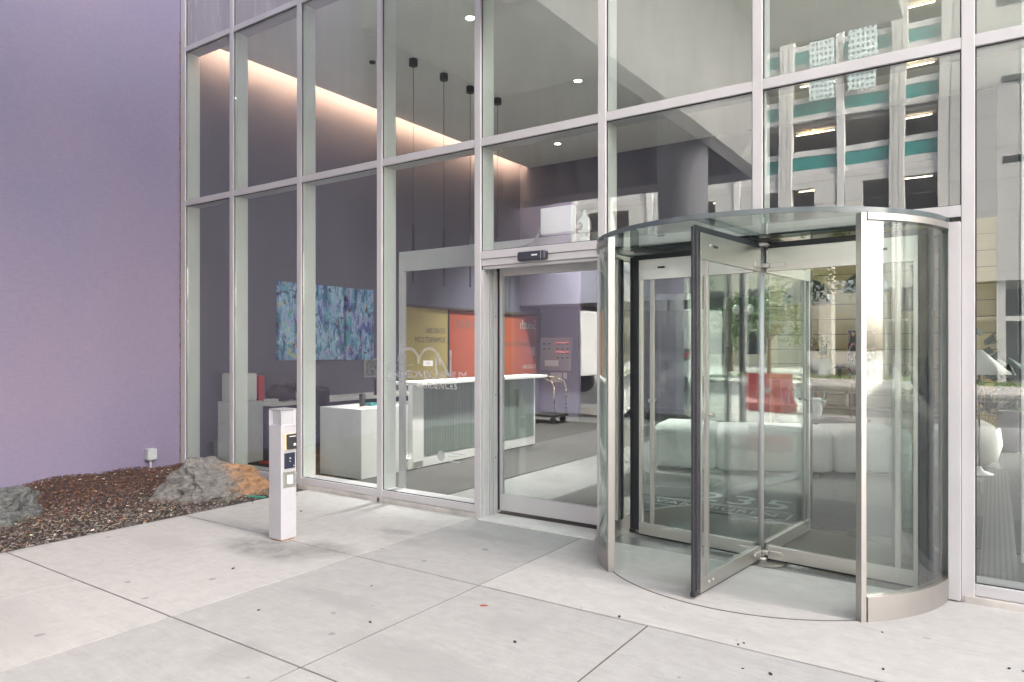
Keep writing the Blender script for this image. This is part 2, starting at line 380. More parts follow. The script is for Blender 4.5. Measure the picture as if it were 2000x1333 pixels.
# vinyl lettering on the pane left of the sliding door
def vinyl(name, color, k):
    m = mat(name, color, .6); tr = N(m, "ShaderNodeBsdfTransparent"); mx = N(m, "ShaderNodeMixShader"); mx.inputs[0].default_value = k
    L(m, tr.outputs[0], mx.inputs[1]); L(m, BS(m).outputs[0], mx.inputs[2]); L(m, mx.outputs[0], m.node_tree.nodes["Material Output"].inputs[0]); return m
VIN = vinyl("frosted_vinyl", (.62, .62, .68), .34)
VIN2 = vinyl("frosted_vinyl_light", (.78, .78, .78), .45)
yv = .0265
F = lambda x, z: frame((x, yv, z), (1, 0, 0), (0, 0, 1))
def arcband(cx, cz, rx, rz, a0, a1, w, n=24):
    b = MB()
    for k in range(n):
        p = []
        for a, d in ((a0 + (a1 - a0) * k / n, 0), (a0 + (a1 - a0) * (k + 1) / n, 0)):
            p.append((math.cos(R(a)), math.sin(R(a))))
        q = [(cx + (rx - w / 2) * p[0][0], yv, cz + (rz - w / 2) * p[0][1]), (cx + (rx + w / 2) * p[0][0], yv, cz + (rz + w / 2) * p[0][1]),
             (cx + (rx + w / 2) * p[1][0], yv, cz + (rz + w / 2) * p[1][1]), (cx + (rx - w / 2) * p[1][0], yv, cz + (rz - w / 2) * p[1][1])]
        b.quad(q)
    return b
b = arcband(-4.90, 1.46, .14, .135, -10, 180, .026)
b2 = arcband(-4.62, 1.45, .135, .145, -5, 185, .026)
for bb in (b, b2): bb.build("glass_emblem", VIN, fac)
MB().box(-4.545, -4.52, yv, yv + .001, 1.3, 1.5).box(-4.36, -4.335, yv, yv + .001, 1.33, 1.58).box(-4.45, -4.425, yv, yv + .001, 1.31, 1.56, rot=Matrix.Rotation(R(-34), 3, 'Y')).build("glass_emblem", VIN, fac)
text_mesh("CONDOMINIUM", .105, F(-4.545, 1.33), "glass_lettering", VIN, fac, xs=1.02)
text_mesh("RESIDENCES", .085, F(-4.53, 1.225), "glass_lettering", VIN2, fac, spacing=1.15)
text_mesh("ON", .10, F(-5.11, 1.33), "glass_lettering", VIN, fac)
text_mesh("THE", .10, F(-4.95, 1.33), "glass_lettering", VIN, fac)
MB().box(-5.19, -4.83, yv, yv + .001, 1.425, 1.43).box(-5.19, -4.83, yv, yv + .001, 1.255, 1.26).box(-5.19, -5.185, yv, yv + .001, 1.26, 1.425).build("glass_emblem", VIN, fac)
text_mesh("2016", .06, F(-4.98, 1.19), "glass_lettering", VIN2, fac, spacing=1.1)
st = MB().box(-4.70, -4.575, yv - .001, yv + .001, 1.42, 1.475); st.build("sticker", mat("paper_white", (.86, .86, .84), .7), fac)
text_mesh("PLEASE", .016, frame((-4.635, yv - .0016, 1.447), (1, 0, 0), (0, 0, 1)), "sticker_text", mat("print_ink", (.1, .1, .1), .7), fac, ext=.0003)
dc = MB().cyl((-4.47, yv, .545), (-4.47, yv + .001, .545), .05, .05, 28); dc.build("glass_decal", vinyl("decal_film", (.45, .47, .47), .6), fac)
lines = MB()
for k, (w, dx) in enumerate(((.22, 0), (.17, 0), (.12, 0), (.15, 0))): lines.box(-4.385, -4.385 + w, yv, yv + .001, .575 - k * .027, .583 - k * .027)
lines.build("decal_lines", varied("decal_ink", (.5, .52, .52), .6, .1, 5), fac)

# ================================================================= SLIDING DOOR
sd = thing("sliding_door", (-3.35, .1, 0), "single sliding glass door in an aluminium frame left of the revolving door", "sliding door")
dx0, dx1 = -3.966, -2.739
m = MB(); m.box(dx0, dx1, .012, .22, 2.365, 2.427, .003, seg=1).box(dx0, dx1, .03, .055, 2.335, 2.363, .002, seg=1)
m.build("head_frame", ALU, sd)
m = MB().box(dx0 + .001, dx0 + .018, .02, .10, .0, 2.334, .002).box(dx0 + .001, dx0 + .014, .13, .17, 0, 2.334, .002).box(dx0 + .001, dx0 + .02, .19, .248, 0, 2.334, .003)
for z in (.55, 1.15, 1.9): m.cyl((dx0 + .019, .215, z), (dx0 + .0225, .215, z), .006, mi=1)
m.build("jamb", [ALU, DARKM], sd)
MB().box(dx1 - .018, dx1 - .001, .02, .248, .0, 2.334, .003).build("jamb", ALU, sd)
lf = MB(); ly0, ly1 = .262, .306
lf.box(-3.935, -2.75, ly0, ly1, .04, .195, .003, seg=1).box(-3.935, -2.75, ly0, ly1, 2.29, 2.40, .003, seg=1)
lf.box(-3.935, -3.905, ly0, ly1, .196, 2.289, .002).box(-2.785, -2.75, ly0, ly1, .196, 2.289, .002)
lf.box(-3.955, -3.937, ly0 - .002, ly1, .04, 2.38, 0, 1)
leaf = lf.build("door_leaf", [ALU, RUBBER], sd)
MB().box(-3.904, -2.786, .276, .288, .197, 2.288).build("leaf_glass", G_DOOR, leaf)
MB().box(-5.215, -2.745, .217, .258, 2.41, 2.615, .004).build("operator_box", ALU, sd)
MB().box(-5.215, -5.145, .217, .258, .0, 2.408, .003).build("end_post", ALU, sd)
th = MB().box(dx0, dx1, -.05, .16, -.002, .012, .003).box(dx0, dx1, .162, .26, -.01, .006)
for k in range(7): th.box(dx0, dx1, .31 + k * .03, .325 + k * .03, -.004, .011, 0, 1)
th.box(dx0, dx1, .262, .30, -.004, .009, 0, 1)
th.build("threshold", [varied("pale_threshold", (.6, .59, .57), .5, .1, 6), varied("dark_track", (.05, .045, .042), .6, .3, 8)], sd)
se = MB().box(-3.515, -3.225, -.062, .011, 2.372, 2.455, .016, seg=3); sen = se.build("motion_sensor", mat("sensor_plastic", (.035, .036, .05), .22), sd)
MB().box(-3.36, -3.30, -.0635, -.0615, 2.412, 2.424).build("sensor_badge", mat("badge_white", (.8, .8, .8), .5), sen)
MB().box(-3.268, -3.262, -.0632, -.0615, 2.376, 2.451).build("sensor_seam", mat("seam_grey", (.25, .25, .3), .4), sen)

# white control box, cable and camera on the ledge over the sliding door
wb = thing("control_box", (-3.22, .2, 2.505), "white control box with a grey cable on the ledge over the sliding door", "box")
MB().box(-3.39, -3.06, .13, .205, 2.62, 2.86, .012, seg=3).build("casing", WHITE, wb)
MB().box(-3.43, -2.75, .075, .211, 2.505, 2.515).build("ledge_plate", ALU, wb)
MB().tube([(-3.39, .16, 2.70), (-3.42, .16, 2.64), (-3.47, .15, 2.57), (-3.55, .14, 2.54), (-3.68, .13, 2.522), (-3.80, .12, 2.52)], .011).build("cable", varied("cable_grey", (.35, .36, .36), .5, .1, 9), wb)
cm = thing("dome_camera", (-2.94, .14, 2.505), "small pale camera on a stubby bracket right of the white control box", "camera")
CAMP = varied("camera_shell", (.62, .65, .70), .35, .05, 6)
MB().cyl((-2.94, .14, 2.506), (-2.94, .14, 2.56), .05, .045).cyl((-2.94, .14, 2.56), (-2.94, .14, 2.60), .02).build("bracket", CAMP, cm)
MB().lathe([(0, 0), (.05, .005), (.062, .04), (.06, .09), (.045, .12), (.02, .15), (.012, .20), (0, .205)], (-2.94, .14, 2.60), 24).build("shell", CAMP, cm)
MB().ball((-2.955, .10, 2.655), .038).build("lens", mat("lens_dark", (.08, .08, .09), .1), cm)

# ================================================================= REVOLVING DOOR
CX, CY, RD = -1.456, .195, 1.21
rd = thing("revolving_door", (CX, CY, 0), "round stainless steel and glass revolving door with four wings and glass canopy", "revolving door")
ca = MB(); ca.arc(CX, CY, .001, 1.222, 0, 360, 2.402, 2.416, 96)
can = ca.build("canopy", G_TOP, rd)
MB().arc(CX, CY, 1.2225, 1.236, 0, 360, 2.392, 2.424, 96).build("canopy_rim", mat("rim_glass_edge", (.085, .105, .115), .15), can)
for (a0, a1) in ((-48, 48), (132, 228)):
    w = MB().arc(CX, CY, 1.183, 1.238, a0 + 1.2, a1 - 1.2, -.005, .145, 40)
    w.arc(CX, CY, 1.183, 1.238, a0 + 1.2, a1 - 1.2, 2.352, 2.391, 40)
    wall = w.build("drum_wall", STEEL, rd)
    am = (a0 + a1) / 2
    for (g0, g1) in ((a0 + 1.3, am - 3.4), (am + 3.4, a1 - 1.3)):
        MB().arc(CX, CY, 1.203, 1.215, g0, g1, .146, 2.351, 28).build("curved_glass", G_CURV, wall)
    for a in (a0, a1):
        rot = Matrix.Rotation(R(a), 3, 'Z'); x, y = CX + 1.212 * math.cos(R(a)), CY + 1.212 * math.sin(R(a))
        MB().box(x - .027, x + .027, y - .017, y + .017, -.005, 2.391, .003, 0, rot).build("end_post", STEEL, wall)
    mp = MB().arc(CX, CY, 1.17, 1.24, am - 3.3, am - .9, .146, 2.35, 4).arc(CX, CY, 1.16, 1.236, am + .9, am + 3.3, .146, 2.35, 4)
    mp.arc(CX, CY, 1.15, 1.22, am - .85, am + .85, .146, 2.35, 3, 1)
    mp.build("middle_post", [STEEL, RUBBER], wall)
# jamb panels closing the gap to the facade
MB().box(-.243, -.175, -.03, .06, .01, 2.395, .003).box(-2.664, -2.655, .02, .20, 0.01, 2.395, .002).build("side_jamb", ALU, rd)
MB().box(-.2445, -.1745, .0, .03, -.004, .012).build("jamb_foot", DARKM, rd)
fl = MB().arc(CX, CY, 1.198, 1.207, -131, -49, .0005, .0035, 40); fl.build("floor_seal", varied("seal_line", (.12, .11, .10), .8, .3, 20), rd)
hub = MB().arc(CX, CY, .001, .20, 0, 360, .0008, .005, 48).cyl((CX, CY, .005), (CX, CY, .03), .055, .05).cyl((CX, CY, .03), (CX, CY, .05), .035)
hub.box(CX - .06, CX + .06, CY - .05, CY + .05, .05, .085, .008)
hub.cyl((CX, CY, .085), (CX, CY, 2.36), .022, seg=16, mi=1)
hub.box(CX - .07, CX + .07, CY - .055, CY + .055, 2.20, 2.235, .008)
hub.cyl((CX, CY, 2.36), (CX, CY, 2.401), .075)
hb = hub.build("hub", [STEEL, ALU], rd)
MB().arc(CX, CY, .076, .14, 0, 360, 2.392, 2.4005, 40).build("hub_plate", DARKM, hb)
def wing(ang):
    W = MB()
    W.box(.055, 1.045, -.019, .019, .022, .118, .002, 0).box(.055, 1.045, -.019, .019, 2.175, 2.345, .002, 0)
    W.box(1.018, 1.045, -.017, .017, .118, 2.175, .002)
    for s in (-1, 1):                        # lock cylinders and screws on the rails
        W.cyl((.90, s * .019, 2.27), (.90, s * .026, 2.27), .013).box(.80, .865, min(s * .019, s * .024), max(s * .019, s * .024), 2.262, 2.279, .002, 1)
        for x in (.12, .30): W.cyl((x, s * .019, 2.23), (x, s * .023, 2.23), .010, seg=10)
        for x in (.16, .86, .92): W.cyl((x, s * .019, .066), (x, s * .024, .066), .011, seg=12)
        W.box(.075, .16, min(s * .019, s * .03), max(s * .019, s * .03), .05, .085, .003)
        W.box(.075, .19, min(s * .019, s * .032), max(s * .019, s * .032), 2.20, 2.235, .003)
    Mz = Matrix.Translation((CX, CY, 0)) @ Matrix.Rotation(R(ang), 4, 'Z')
    def place(mb): bmesh.ops.transform(mb.bm, verts=mb.bm.verts, matrix=Mz); return mb
    w = place(W).build("wing", [STEEL_H, DARKM], rd)
    place(MB().box(.028, 1.017, -.006, .006, .119, 2.174)).build("wing_glass", G_DOOR, w)
    gs = MB().box(1.046, 1.10, -.021, .021, .05, 2.352, .008).box(1.10, 1.135, -.006, .012, .03, 2.375, .004).box(1.085, 1.137, -.012, .022, .016, .05, .006)
    gs.box(.05, 1.10, -.008, .008, 2.346, 2.388, .002).box(.05, 1.09, -.006, .006, .007, .021, .001)
    place(gs).build("gasket", RUBBER, w)
    place(MB().box(.908, .942, -.013, .013, .1185, 2.1745, .003)).build("stile", STEEL, w)
    kb = MB()
    for s in (-1, 1): kb.cyl((.925, s * .0135, 1.16), (.925, s * .045, 1.16), .008, seg=10).cyl((.925, s * .045, 1.16), (.925, s * .053, 1.16), .014, seg=12)
    place(kb).build("knob", STEEL, w)
    return w
for k in range(4): wing((-96.6, -5.4, 83.3, 174.0)[k])

# ================================================================= MULCH BED, ROCKS, SMALL OUTDOOR THINGS
def mound(x, y):
    t = min(1, max(0, (-6.42 - x) / 2.5))
    return -.03 + .10 * t ** .8 + .02 * math.sin(x * 5 + y * 3) * t + .015 * math.sin(y * 7.1) * t
mv, mf, mc = [], [], []
nx, ny = 26, 60
for j in range(ny + 1):
    for i in range(nx + 1):
        x = -9.0 + 2.6 * i / nx; y = -9.0 + 9.0 * j / ny; mv.append((x, y, mound(x, y) - .015))
for j in range(ny):
    for i in range(nx):
        a = j * (nx + 1) + i; mf.append((a, a + 1, a + nx + 2, a + nx + 1)); mc.append((.045, .032, .028, 1))
cols_r = [(.115, .055, .045), (.155, .075, .056), (.08, .044, .038), (.20, .12, .085), (.055, .04, .036)]
cols_g = [(.15, .14, .13), (.22, .20, .18), (.085, .08, .076), (.28, .255, .22), (.13, .095, .075)]
for k in range(26000):
    y = -random.random() ** 1.25 * 4.6; x = random.uniform(-8.99, -6.405) + (random.expovariate(14) if random.random() < .012 else 0)
    z = (mound(x, y) + random.uniform(-.006, .016)) if x < -6.4 else .001
    edge = (x + 9.0) / 2.6 + random.uniform(-.28, .28)
    c = random.choice(cols_g if edge > .70 else cols_r)
    if random.random() < .012: c = (.62, .58, .52)
    if random.random() < .02: c = (.36, .19, .06)
    s = random.uniform(.010, .034); w_ = s * random.uniform(.16, .5); h = s * random.uniform(.08, .25)
    if random.random() < .003 : s *= 2.6
    rt = Matrix.Rotation(random.uniform(0, 6.28), 3, 'Z') @ Matrix.Rotation(random.uniform(-.6, .6), 3, 'X') @ Matrix.Rotation(random.uniform(-.6, .6), 3, 'Y')
    base = len(mv)
    for (sx, sy, sz) in ((-1, -1, 0), (1, -.8, 0), (.9, 1, 0), (-1, .9, 0), (-.8, -.7, 1), (.8, -.6, 1), (.7, .7, 1), (-.7, .8, 1)):
        p = rt @ Vector((sx * s / 2, sy * w_ / 2, sz * h)); mv.append((x + p.x, y + p.y, z + p.z))
    for f in ((4, 5, 6, 7), (0, 1, 5, 4), (1, 2, 6, 5), (2, 3, 7, 6), (3, 0, 4, 7)):
        mf.append(tuple(base + q for q in f)); mc.append((*[v * random.uniform(.8, 1.2) for v in c], 1))
me = bpy.data.meshes.new("mulch"); me.from_pydata(mv, [], mf)
at = me.attributes.new("chip", 'FLOAT_COLOR', 'FACE')
for i, c in enumerate(mc): at.data[i].color = c
MULCH = mat("bark_and_gravel", (.1, .05, .04), .85); an = N(MULCH, "ShaderNodeAttribute"); an.attribute_name = "chip"; L(MULCH, an.outputs["Color"], BS(MULCH).inputs["Base Color"])
me.materials.append(MULCH); mo = bpy.data.objects.new("mulch", me); col.objects.link(mo)
tag(mo, "reddish brown bark mulch mixed with grey gravel in the bed", "mulch", kind="stuff")

def rock_mat(name, dark, mid_, lite, rust=None, rust_x=None):
    m = mat(name, mid_, .8); v = coords(m, (1, 1, 2.2))
    n = noise(m, v, 5.5, 10, .72, 1.2); n2 = noise(m, v, 26, 6, .7, .4)
    n4 = noise(m, coords(m, (2.2, 5, 14)), 3.0, 9, .75, 1.0)
    c = ramp(m, n, [(.36, dark), (.47, mid_), (.56, lite), (.64, mid_)])
    c = mix(m, .5, c, ramp(m, n4, [(.38, tuple(x * .6 for x in dark)), (.5, mid_), (.62, lite)]))
    c = mix(m, .35, c, ramp(m, n2, [(.35, tuple(x * .5 for x in dark)), (.65, lite)]))
    if rust:
        sx = N(m, "ShaderNodeSeparateXYZ"); tc = N(m, "ShaderNodeTexCoord"); L(m, tc.outputs["Object"], sx.inputs[0])
        a = math_(m, 'ADD', math_(m, 'MULTIPLY', math_(m, 'SUBTRACT', sx.outputs["Y"], rust_x), 3.2), math_(m, 'MULTIPLY', math_(m, 'SUBTRACT', n, .5), 3.4))
        c = mix(m, ramp(m, a, [(.35, (0, 0, 0)), (.95, (.72, .72, .72))]), c, ramp(m, n4, [(.35, tuple(x * .55 for x in rust)), (.65, tuple(min(1, x * 1.5) for x in rust))]))
    L(m, c, BS(m).inputs["Base Color"]); L(m, bump(m, mix(m, .4, n, n2), .9, .03), BS(m).inputs["Normal"]); return m
from mathutils import noise as mnoise
def rock(name, c, dims, seed, m, label, prof, planes, rotz=0):
    t = bmesh.new(); bmesh.ops.create_icosphere(t, subdivisions=5, radius=1)
    rz = Matrix.Rotation(rotz, 3, 'Z'); rng = random.Random(seed)
    for v in t.verts:
        p = v.co.copy()
        for (nrm, d) in planes:                        # flat cleavage faces
            k = p.dot(nrm) - d
            if k > 0: p -= nrm * k * .88
        q = p * 1.5 + Vector((seed, 0, 0))
        disp = .20 * mnoise.fractal(q, 1.0, 2.0, 5) + .09 * mnoise.ridged_multi_fractal(q * 2.2, 1.0, 2.0, 4, 1.0, 2.0) - .09
        lay = .02 * math.sin(p.z * 30 + 5 * mnoise.noise(q * 1.3))
        p = p * (1 + disp + lay)
        p.z = prof(p)
        p = rz @ Vector((p.x * dims[0], p.y * dims[1], p.z * dims[2])); v.co = Vector(c) + p
    mb = MB(); mb._add(t, 0, False); o = mb.build(name, m); o.location = (0, 0, 0)
    for f in o.data.polygons: f.use_smooth = False
    return tag(o, label, "rock")
V3 = lambda *a: Vector(a).normalized()
rock("boulder", (-7.62, -2.62, .0), (.46, .44, .37), 3.3, rock_mat("dark_blue_stone", (.025, .03, .04), (.07, .082, .10), (.22, .22, .195)),
     "dark blue grey boulder with a blunt top at the left end of the mulch bed", lambda p: p.z * (1.0 if p.z > 0 else .5), [(V3(.6, -.5, .5), .62), (V3(.75, .7, .35), .66), (V3(0, .2, 1), .72)])
rock("boulder", (-7.12, -.70, -.02), (.42, .62, .44), 11.7, rock_mat("grey_rust_stone", (.06, .06, .065), (.13, .125, .125), (.29, .275, .255), (.36, .185, .08), -.82),
     "long grey boulder with an orange rust coloured end in front of the glass", lambda p: p.z * (1.0 if p.z > 0 else .4) * (1 - .38 * max(0, p.y)), [(V3(.6, -.25, .7), .74), (V3(-.3, .35, 1), .76), (V3(.8, .3, .5), .78), (V3(.3, -.9, .3), .74)])
hz = MB().box(-6.66, -6.42, -.60, -.575, -.005, .012, .004, rot=Matrix.Rotation(R(16), 3, 'Z')); tag(hz.build("plastic_edging", mat("green_plastic", (.05, .28, .20), .5)), "thin green plastic strip lying between the mulch and the paving", "strip")

ub = thing("outlet_box", (-8.98, -.42, 0), "small grey outlet box on a conduit low on the purple wall", "outlet box")
GREYP = varied("grey_plastic", (.46, .48, .50), .45, .06, 12)
MB().box(-8.999, -8.90, -.485, -.365, .16, .305, .012, seg=3).box(-8.905, -8.893, -.478, -.372, .168, .297, .004).build("cover", GREYP, ub)
MB().cyl((-8.955, -.425, -.02), (-8.955, -.425, .162), .014).cyl((-8.955, -.425, .14), (-8.955, -.425, .162), .022).build("conduit", GREYP, ub)

# access post
BX0, BX1, BY0, BY1, BH = -5.008, -4.85, -1.556, -1.402, 1.092
bo = thing("access_post", ((BX0 + BX1) / 2, (BY0 + BY1) / 2, 0), "square pale metal access post with card readers standing on the paving", "access post")
PW = varied("post_paint", (.43, .425, .455), .35, .05, 6, rv=.08)
p = MB().box(BX0, BX1, BY0, BY1, .012, .9475, .003).box(BX0 + .01, BX1 - .01, BY0 + .01, BY1 - .01, .0, .011, 0, 1)
p.build("shaft", [PW, varied("rust_foot", (.30, .16, .07), .8, .4, 30)], bo)
cap = MB()
hb_ = bmesh.new(); bmesh.ops.create_cube(hb_, size=1)
bmesh.ops.transform(hb_, verts=hb_.verts, matrix=Matrix.Translation(((BX0 + BX1) / 2, (BY0 + BY1) / 2, (.948 + BH) / 2)) @ Matrix.Diagonal((BX1 - BX0, BY1 - BY0, BH - .948, 1)))
sides = [f for f in hb_.faces if abs(f.normal.z) < .5]
for f in sides:
    r_ = bmesh.ops.inset_individual(hb_, faces=[f], thickness=.005, depth=0)
    r_ = bmesh.ops.inset_individual(hb_, faces=[f], thickness=.018, depth=-.022)
cap._add(hb_, 0)
cap.build("lantern_head", PW, bo)
fx = BX1
r1 = MB().box(fx, fx + .012, BY0 + .028, BY1 - .018, .752, .888, .004, 0).box(fx + .0125, fx + .030, BY0 + .042, BY1 - .018, .758, .884, .005, 1)
rr = r1.build("card_reader", [varied("cream_plate", (.72, .62, .40), .5, .1, 9), mat("reader_black", (.035, .035, .037), .3)], bo)
MB().box(fx + .0305, fx + .0315, BY1 - .05, BY1 - .03, .785, .805, .001).build("reader_light", mat("light_white", (.75, .75, .75), .4), rr)
MB().box(fx + .0305, fx + .0315, BY0 + .06, BY1 - .03, .862, .868).build("reader_marks", mat("mark_white", (.7, .7, .7), .5), rr)
r2 = MB().box(fx, fx + .014, BY0 + .03, BY1 - .022, .598, .727, .004); r2o = r2.build("card_reader", mat("reader_navy", (.025, .028, .05), .3), bo)
MB().box(fx + .0143, fx + .0153, BY0 + .072, BY1 - .068, .655, .661, .0005).build("reader_bar", mat("mark_bar", (.6, .6, .65), .5), r2o)
MB().cyl((fx + .0143, BY1 - .036, .617), (fx + .0155, BY1 - .036, .617), .005).build("reader_light", mat("mark_dot", (.7, .7, .75), .5), r2o)
mk = MB().prism([(-.008, -.006), (.008, -.006), (0, .010)], 0, .001, M=frame((fx + .0143, BY0 + .08, .683), (0, 1, 0), (0, 0, 1)))
mk.build("reader_marks", mat("mark_white2", (.7, .7, .75), .5), r2o)
r3 = MB().box(fx, fx + .008, BY0 + .018, BY1 - .012, .440, .570, .003).box(fx + .0082, fx + .016, BY0 + .05, BY1 - .045, .468, .543, .004, 1)
r3.build("switch_plate", [varied("dull_steel", (.36, .36, .34), .4, .15, 12, .6), mat("switch_white", (.66, .66, .66), .45)], bo)
# plaza litter
lfm = MB(); lfm.prism([(-.045, 0), (-.02, .014), (.02, .013), (.05, 0), (.02, -.014), (-.02, -.013)], .003, .0055, M=Matrix.Translation((-2.612, -1.764, 0)) @ Matrix.Rotation(R(30), 4, 'Z') @ Matrix.Rotation(.04, 4, 'X') @ Matrix.Diagonal((.55, .55, 1, 1)))
tag(lfm.build("fallen_leaf", mat("red_leaf", (.38, .03, .02), .6)), "single red leaf lying on the grey paving before the sliding door", "leaf")
for (x, y) in ((-1.035, -1.72), (-.905, -1.705), (-1.139, -1.447), (-1.12, -1.41), (-.521, -.825), (-.457, -1.331), (.116, -.966), (.06, -.97), (-.443, -.287), (-2.81, -.03), (-3.45, -1.9), (-3.7, -2.6), (-5.6, -.75), (-2.15, -2.1), (-1.84, -1.454), (-4.55, -2.2), (-3.0, -2.35)):
    s = random.uniform(.006, .013); t = bmesh.new(); bmesh.ops.create_icosphere(t, subdivisions=1, radius=1)
    for v in t.verts: v.co *= random.uniform(.7, 1.1)
    bmesh.ops.transform(t, verts=t.verts, matrix=Matrix.Translation((x, y, s * .35)) @ Matrix.Rotation(random.uniform(0, 3), 4, 'Z') @ Matrix.Diagonal((s * 1.5, s * .8, s * .45, 1)))
    mb = MB(); mb._add(t, 0); tag(mb.build("debris", mat("dark_debris", (.03, .028, .026), .9)), "small dark scrap of debris lying on the paving", "debris", "dark scraps on the paving")

# ================================================================= LOBBY SHELL
lw_ = MB().box(-9.3, -9.0, .031, 12.5, -.1, 6.2)
tag(lw_.build("side_wall", PURPLE_IN), "purple grey side wall of the lobby behind the paintings and reception desk", "wall")
lc = thing("lobby_ceiling", (-2, 4, 5.7), "pale plaster lobby ceiling with small downlights behind the glass", "ceiling")
MB().box(-8.76, 6.0, .2155, 8.198, 5.7, 5.83).box(-9.0, 6, .2155, 8.198, 6.15, 6.2).build("plaster", CEIL, lc)
MB().box(-8.757, -8.70, .24, 8.15, 5.90, 5.93).build("cove_lamp", emit("cove_glow", (1.0, .64, .40), 11.5), lc)
bw_ = thing("back_wall", (-4, 8.2, 0), "dark purple grey back wall of the lobby high above the reception desk", "wall")
MB().box(-9.0, .62, 8.2, 12.5, 2.57, 6.2).build("bulkhead", PURPLE_IN, bw_)
MB().box(.621, 6.0, 8.2, 8.45, 4.4, 6.2).build("upper_wall", PURPLE_IN, bw_)
MB().box(-9.0, -7.95, 9.05, 12.4, -.1, 2.569).build("alcove_wall", PURPLE_IN, bw_)
MB().box(-7.949, -3.5, 12.2, 12.5, -.1, 2.569).box(-3.5, .62, 8.36, 8.6, -.1, 2.569).box(-3.5, -3.42, 8.2, 12.4, -.1, 2.569).build("corridor_wall", PURPLE_IN, bw_)
rgz = thing("rear_glazing", (3.3, 8.3, 0), "tall glazed screen at the far right rear of the lobby, mirrored in the door wings", "glass screen")
for x in (.66, 1.98, 3.3, 4.62, 5.95): MB().box(x - .035, x + .035, 8.25, 8.40, 0, 4.399, .003).build("mullion", ALU, rgz)
for k in range(4):
    x0 = .66 + 1.32 * k + .036; x1 = x0 + 1.248
    MB().box(x0, x1, 8.26, 8.39, 0, .09, .003).build("sill", ALU, rgz)
    MB().box(x0, x1, 8.31, 8.325, .091, 4.399).build("glass_pane", G_DOOR, rgz)
rw = MB().box(6.0, 6.3, -.0, 8.44, -.1, 6.2); tag(rw.build("end_wall", PURPLE_IN), "plain purple grey end wall of the lobby far right behind the glass", "wall")
def downlight(x, y, label, on=True):
    d = thing("downlight", (x, y, 5.7), label, "ceiling light", "round downlights in the lobby ceiling")
    MB().lathe([(.052, 0), (.075, 0), (.075, -.006), (.055, -.009), (.052, -.002)], (x, y, 5.699), 24).build("trim", WHITE, d)
    MB().cyl((x, y, 5.694), (x, y, 5.699), .050, seg=24).build("lens", emit("downlight_glow", (1, .9, .74), 14), d)
    ld = bpy.data.lights.new("lamp", 'SPOT'); ld.energy = 470; ld.spot_size = R(52 if y < 3 else 84); ld.spot_blend = 1.0; ld.shadow_soft_size = .05; ld.color = (1, .96, .92)
    lo = bpy.data.objects.new("lamp", ld); col.objects.link(lo); lo.parent = d; lo.location = (0, 0, -.02); WL[lo] = WL[d]
downlight(-5.37, 1.65, "lit round downlight nearest the glass, above the pendant cords at the top")
downlight(-5.27, 4.21, "lit round downlight in the ceiling above the sliding door, middle of the pane")
downlight(-7.23, 6.9, "lit round downlight nearest the dark back wall")
sp = MB().cyl((-7.35, 1.92, 5.68), (-7.35, 1.92, 5.7), .045, seg=20).cyl((-7.35, 1.92, 5.665), (-7.35, 1.92, 5.68), .02)
tag(sp.build("ceiling_sensor", DARKM), "small dark round sensor on the lobby ceiling near the pendant lamps", "sensor")
PL = ["black pendant lamp with a thin rod tube, leftmost in the row over the desk", "black pendant lamp with a thin rod tube, second from left in the row",
      "black pendant lamp with a thin rod tube, third in the row beside the mullion", "black pendant lamp with a thin rod tube, farthest right and partly hidden"]
for k, (x, y, zt) in enumerate(((-6.81, 2.19, 3.35), (-6.80, 2.85, 3.38), (-6.79, 3.48, 3.40), (-6.74, 4.15, 3.42))):
    d = thing("pendant_lamp", (x, y, 5.7), PL[k], "pendant lamp", "pendant lamps over the reception desk")
    MB().cyl((x, y, 5.605), (x, y, 5.7), .062, seg=28).build("ceiling_cup", DARKM, d)
    MB().cyl((x, y, zt), (x, y, 5.61), .004, seg=6).build("cord", DARKM, d)
    MB().cyl((x, y, zt - .85), (x, y, zt), .014, seg=12).build("rod_tube", DARKM, d)

# floor coverings
CARP = varied("charcoal_carpet", (.036, .034, .032), .95, .25, 30, bmp=.4, bscale=300)
tag(MB().box(-8.7, -4.92, .23, 8.1, -.003, .006, .002).build("carpet", CARP), "large charcoal carpet under the reception desk", "carpet")
tag(MB().box(-3.85, -2.72, .44, 3.2, -.003, .006, .002).build("entrance_mat", CARP), "dark entrance mat just inside the sliding door", "mat")
mt = thing("lettered_mat", (-1.7, 1.9, 0), "dark door mat lettered with the street number behind the revolving door", "mat")
MB().box(-3.3, .35, 1.46, 2.72, -.003, .0065, .002).build("mat_sheet", varied("mat_grey", (.062, .066, .068), .9, .25, 40), mt)
MATW = varied("mat_white", (.42, .45, .44), .85, .15, 20)
def ft(x, y): return frame((x, y, .0075), (1, 0, 0), (0, 1, 0))
text_mesh("235", .62, ft(-2.17, 2.13), "number", MATW, mt, spacing=1.08, xs=1.05)
text_mesh("VAN", .20, ft(-2.72, 1.66), "street_name", MATW, mt, spacing=1.1)
text_mesh("BUREN", .20, ft(-2.03, 1.66), "street_name", MATW, mt, spacing=1.1)
MB().box(-2.98, -1.62, 1.79, 1.815, .0068, .0085).box(-2.98, -1.62, 1.845, 1.86, .0068, .0085).box(-2.98, -1.58, 1.515, 1.53, .0068, .0085).box(-1.60, -1.58, 1.53, 1.78, .0068, .0085).build("mat_border", MATW, mt)
tag(MB().arc(CX, CY, .25, 1.17, 28, 100, -.003, .004, 30).build("door_grille_mat", varied("bronze_grille", (.19, .165, .13), .6, .2, 20, 0, (60, 4, 4))), "brown ribbed mat segment on the floor inside the revolving door", "mat")
PERF = mat("perforated_steel", (.5, .5, .5), .4, .6)
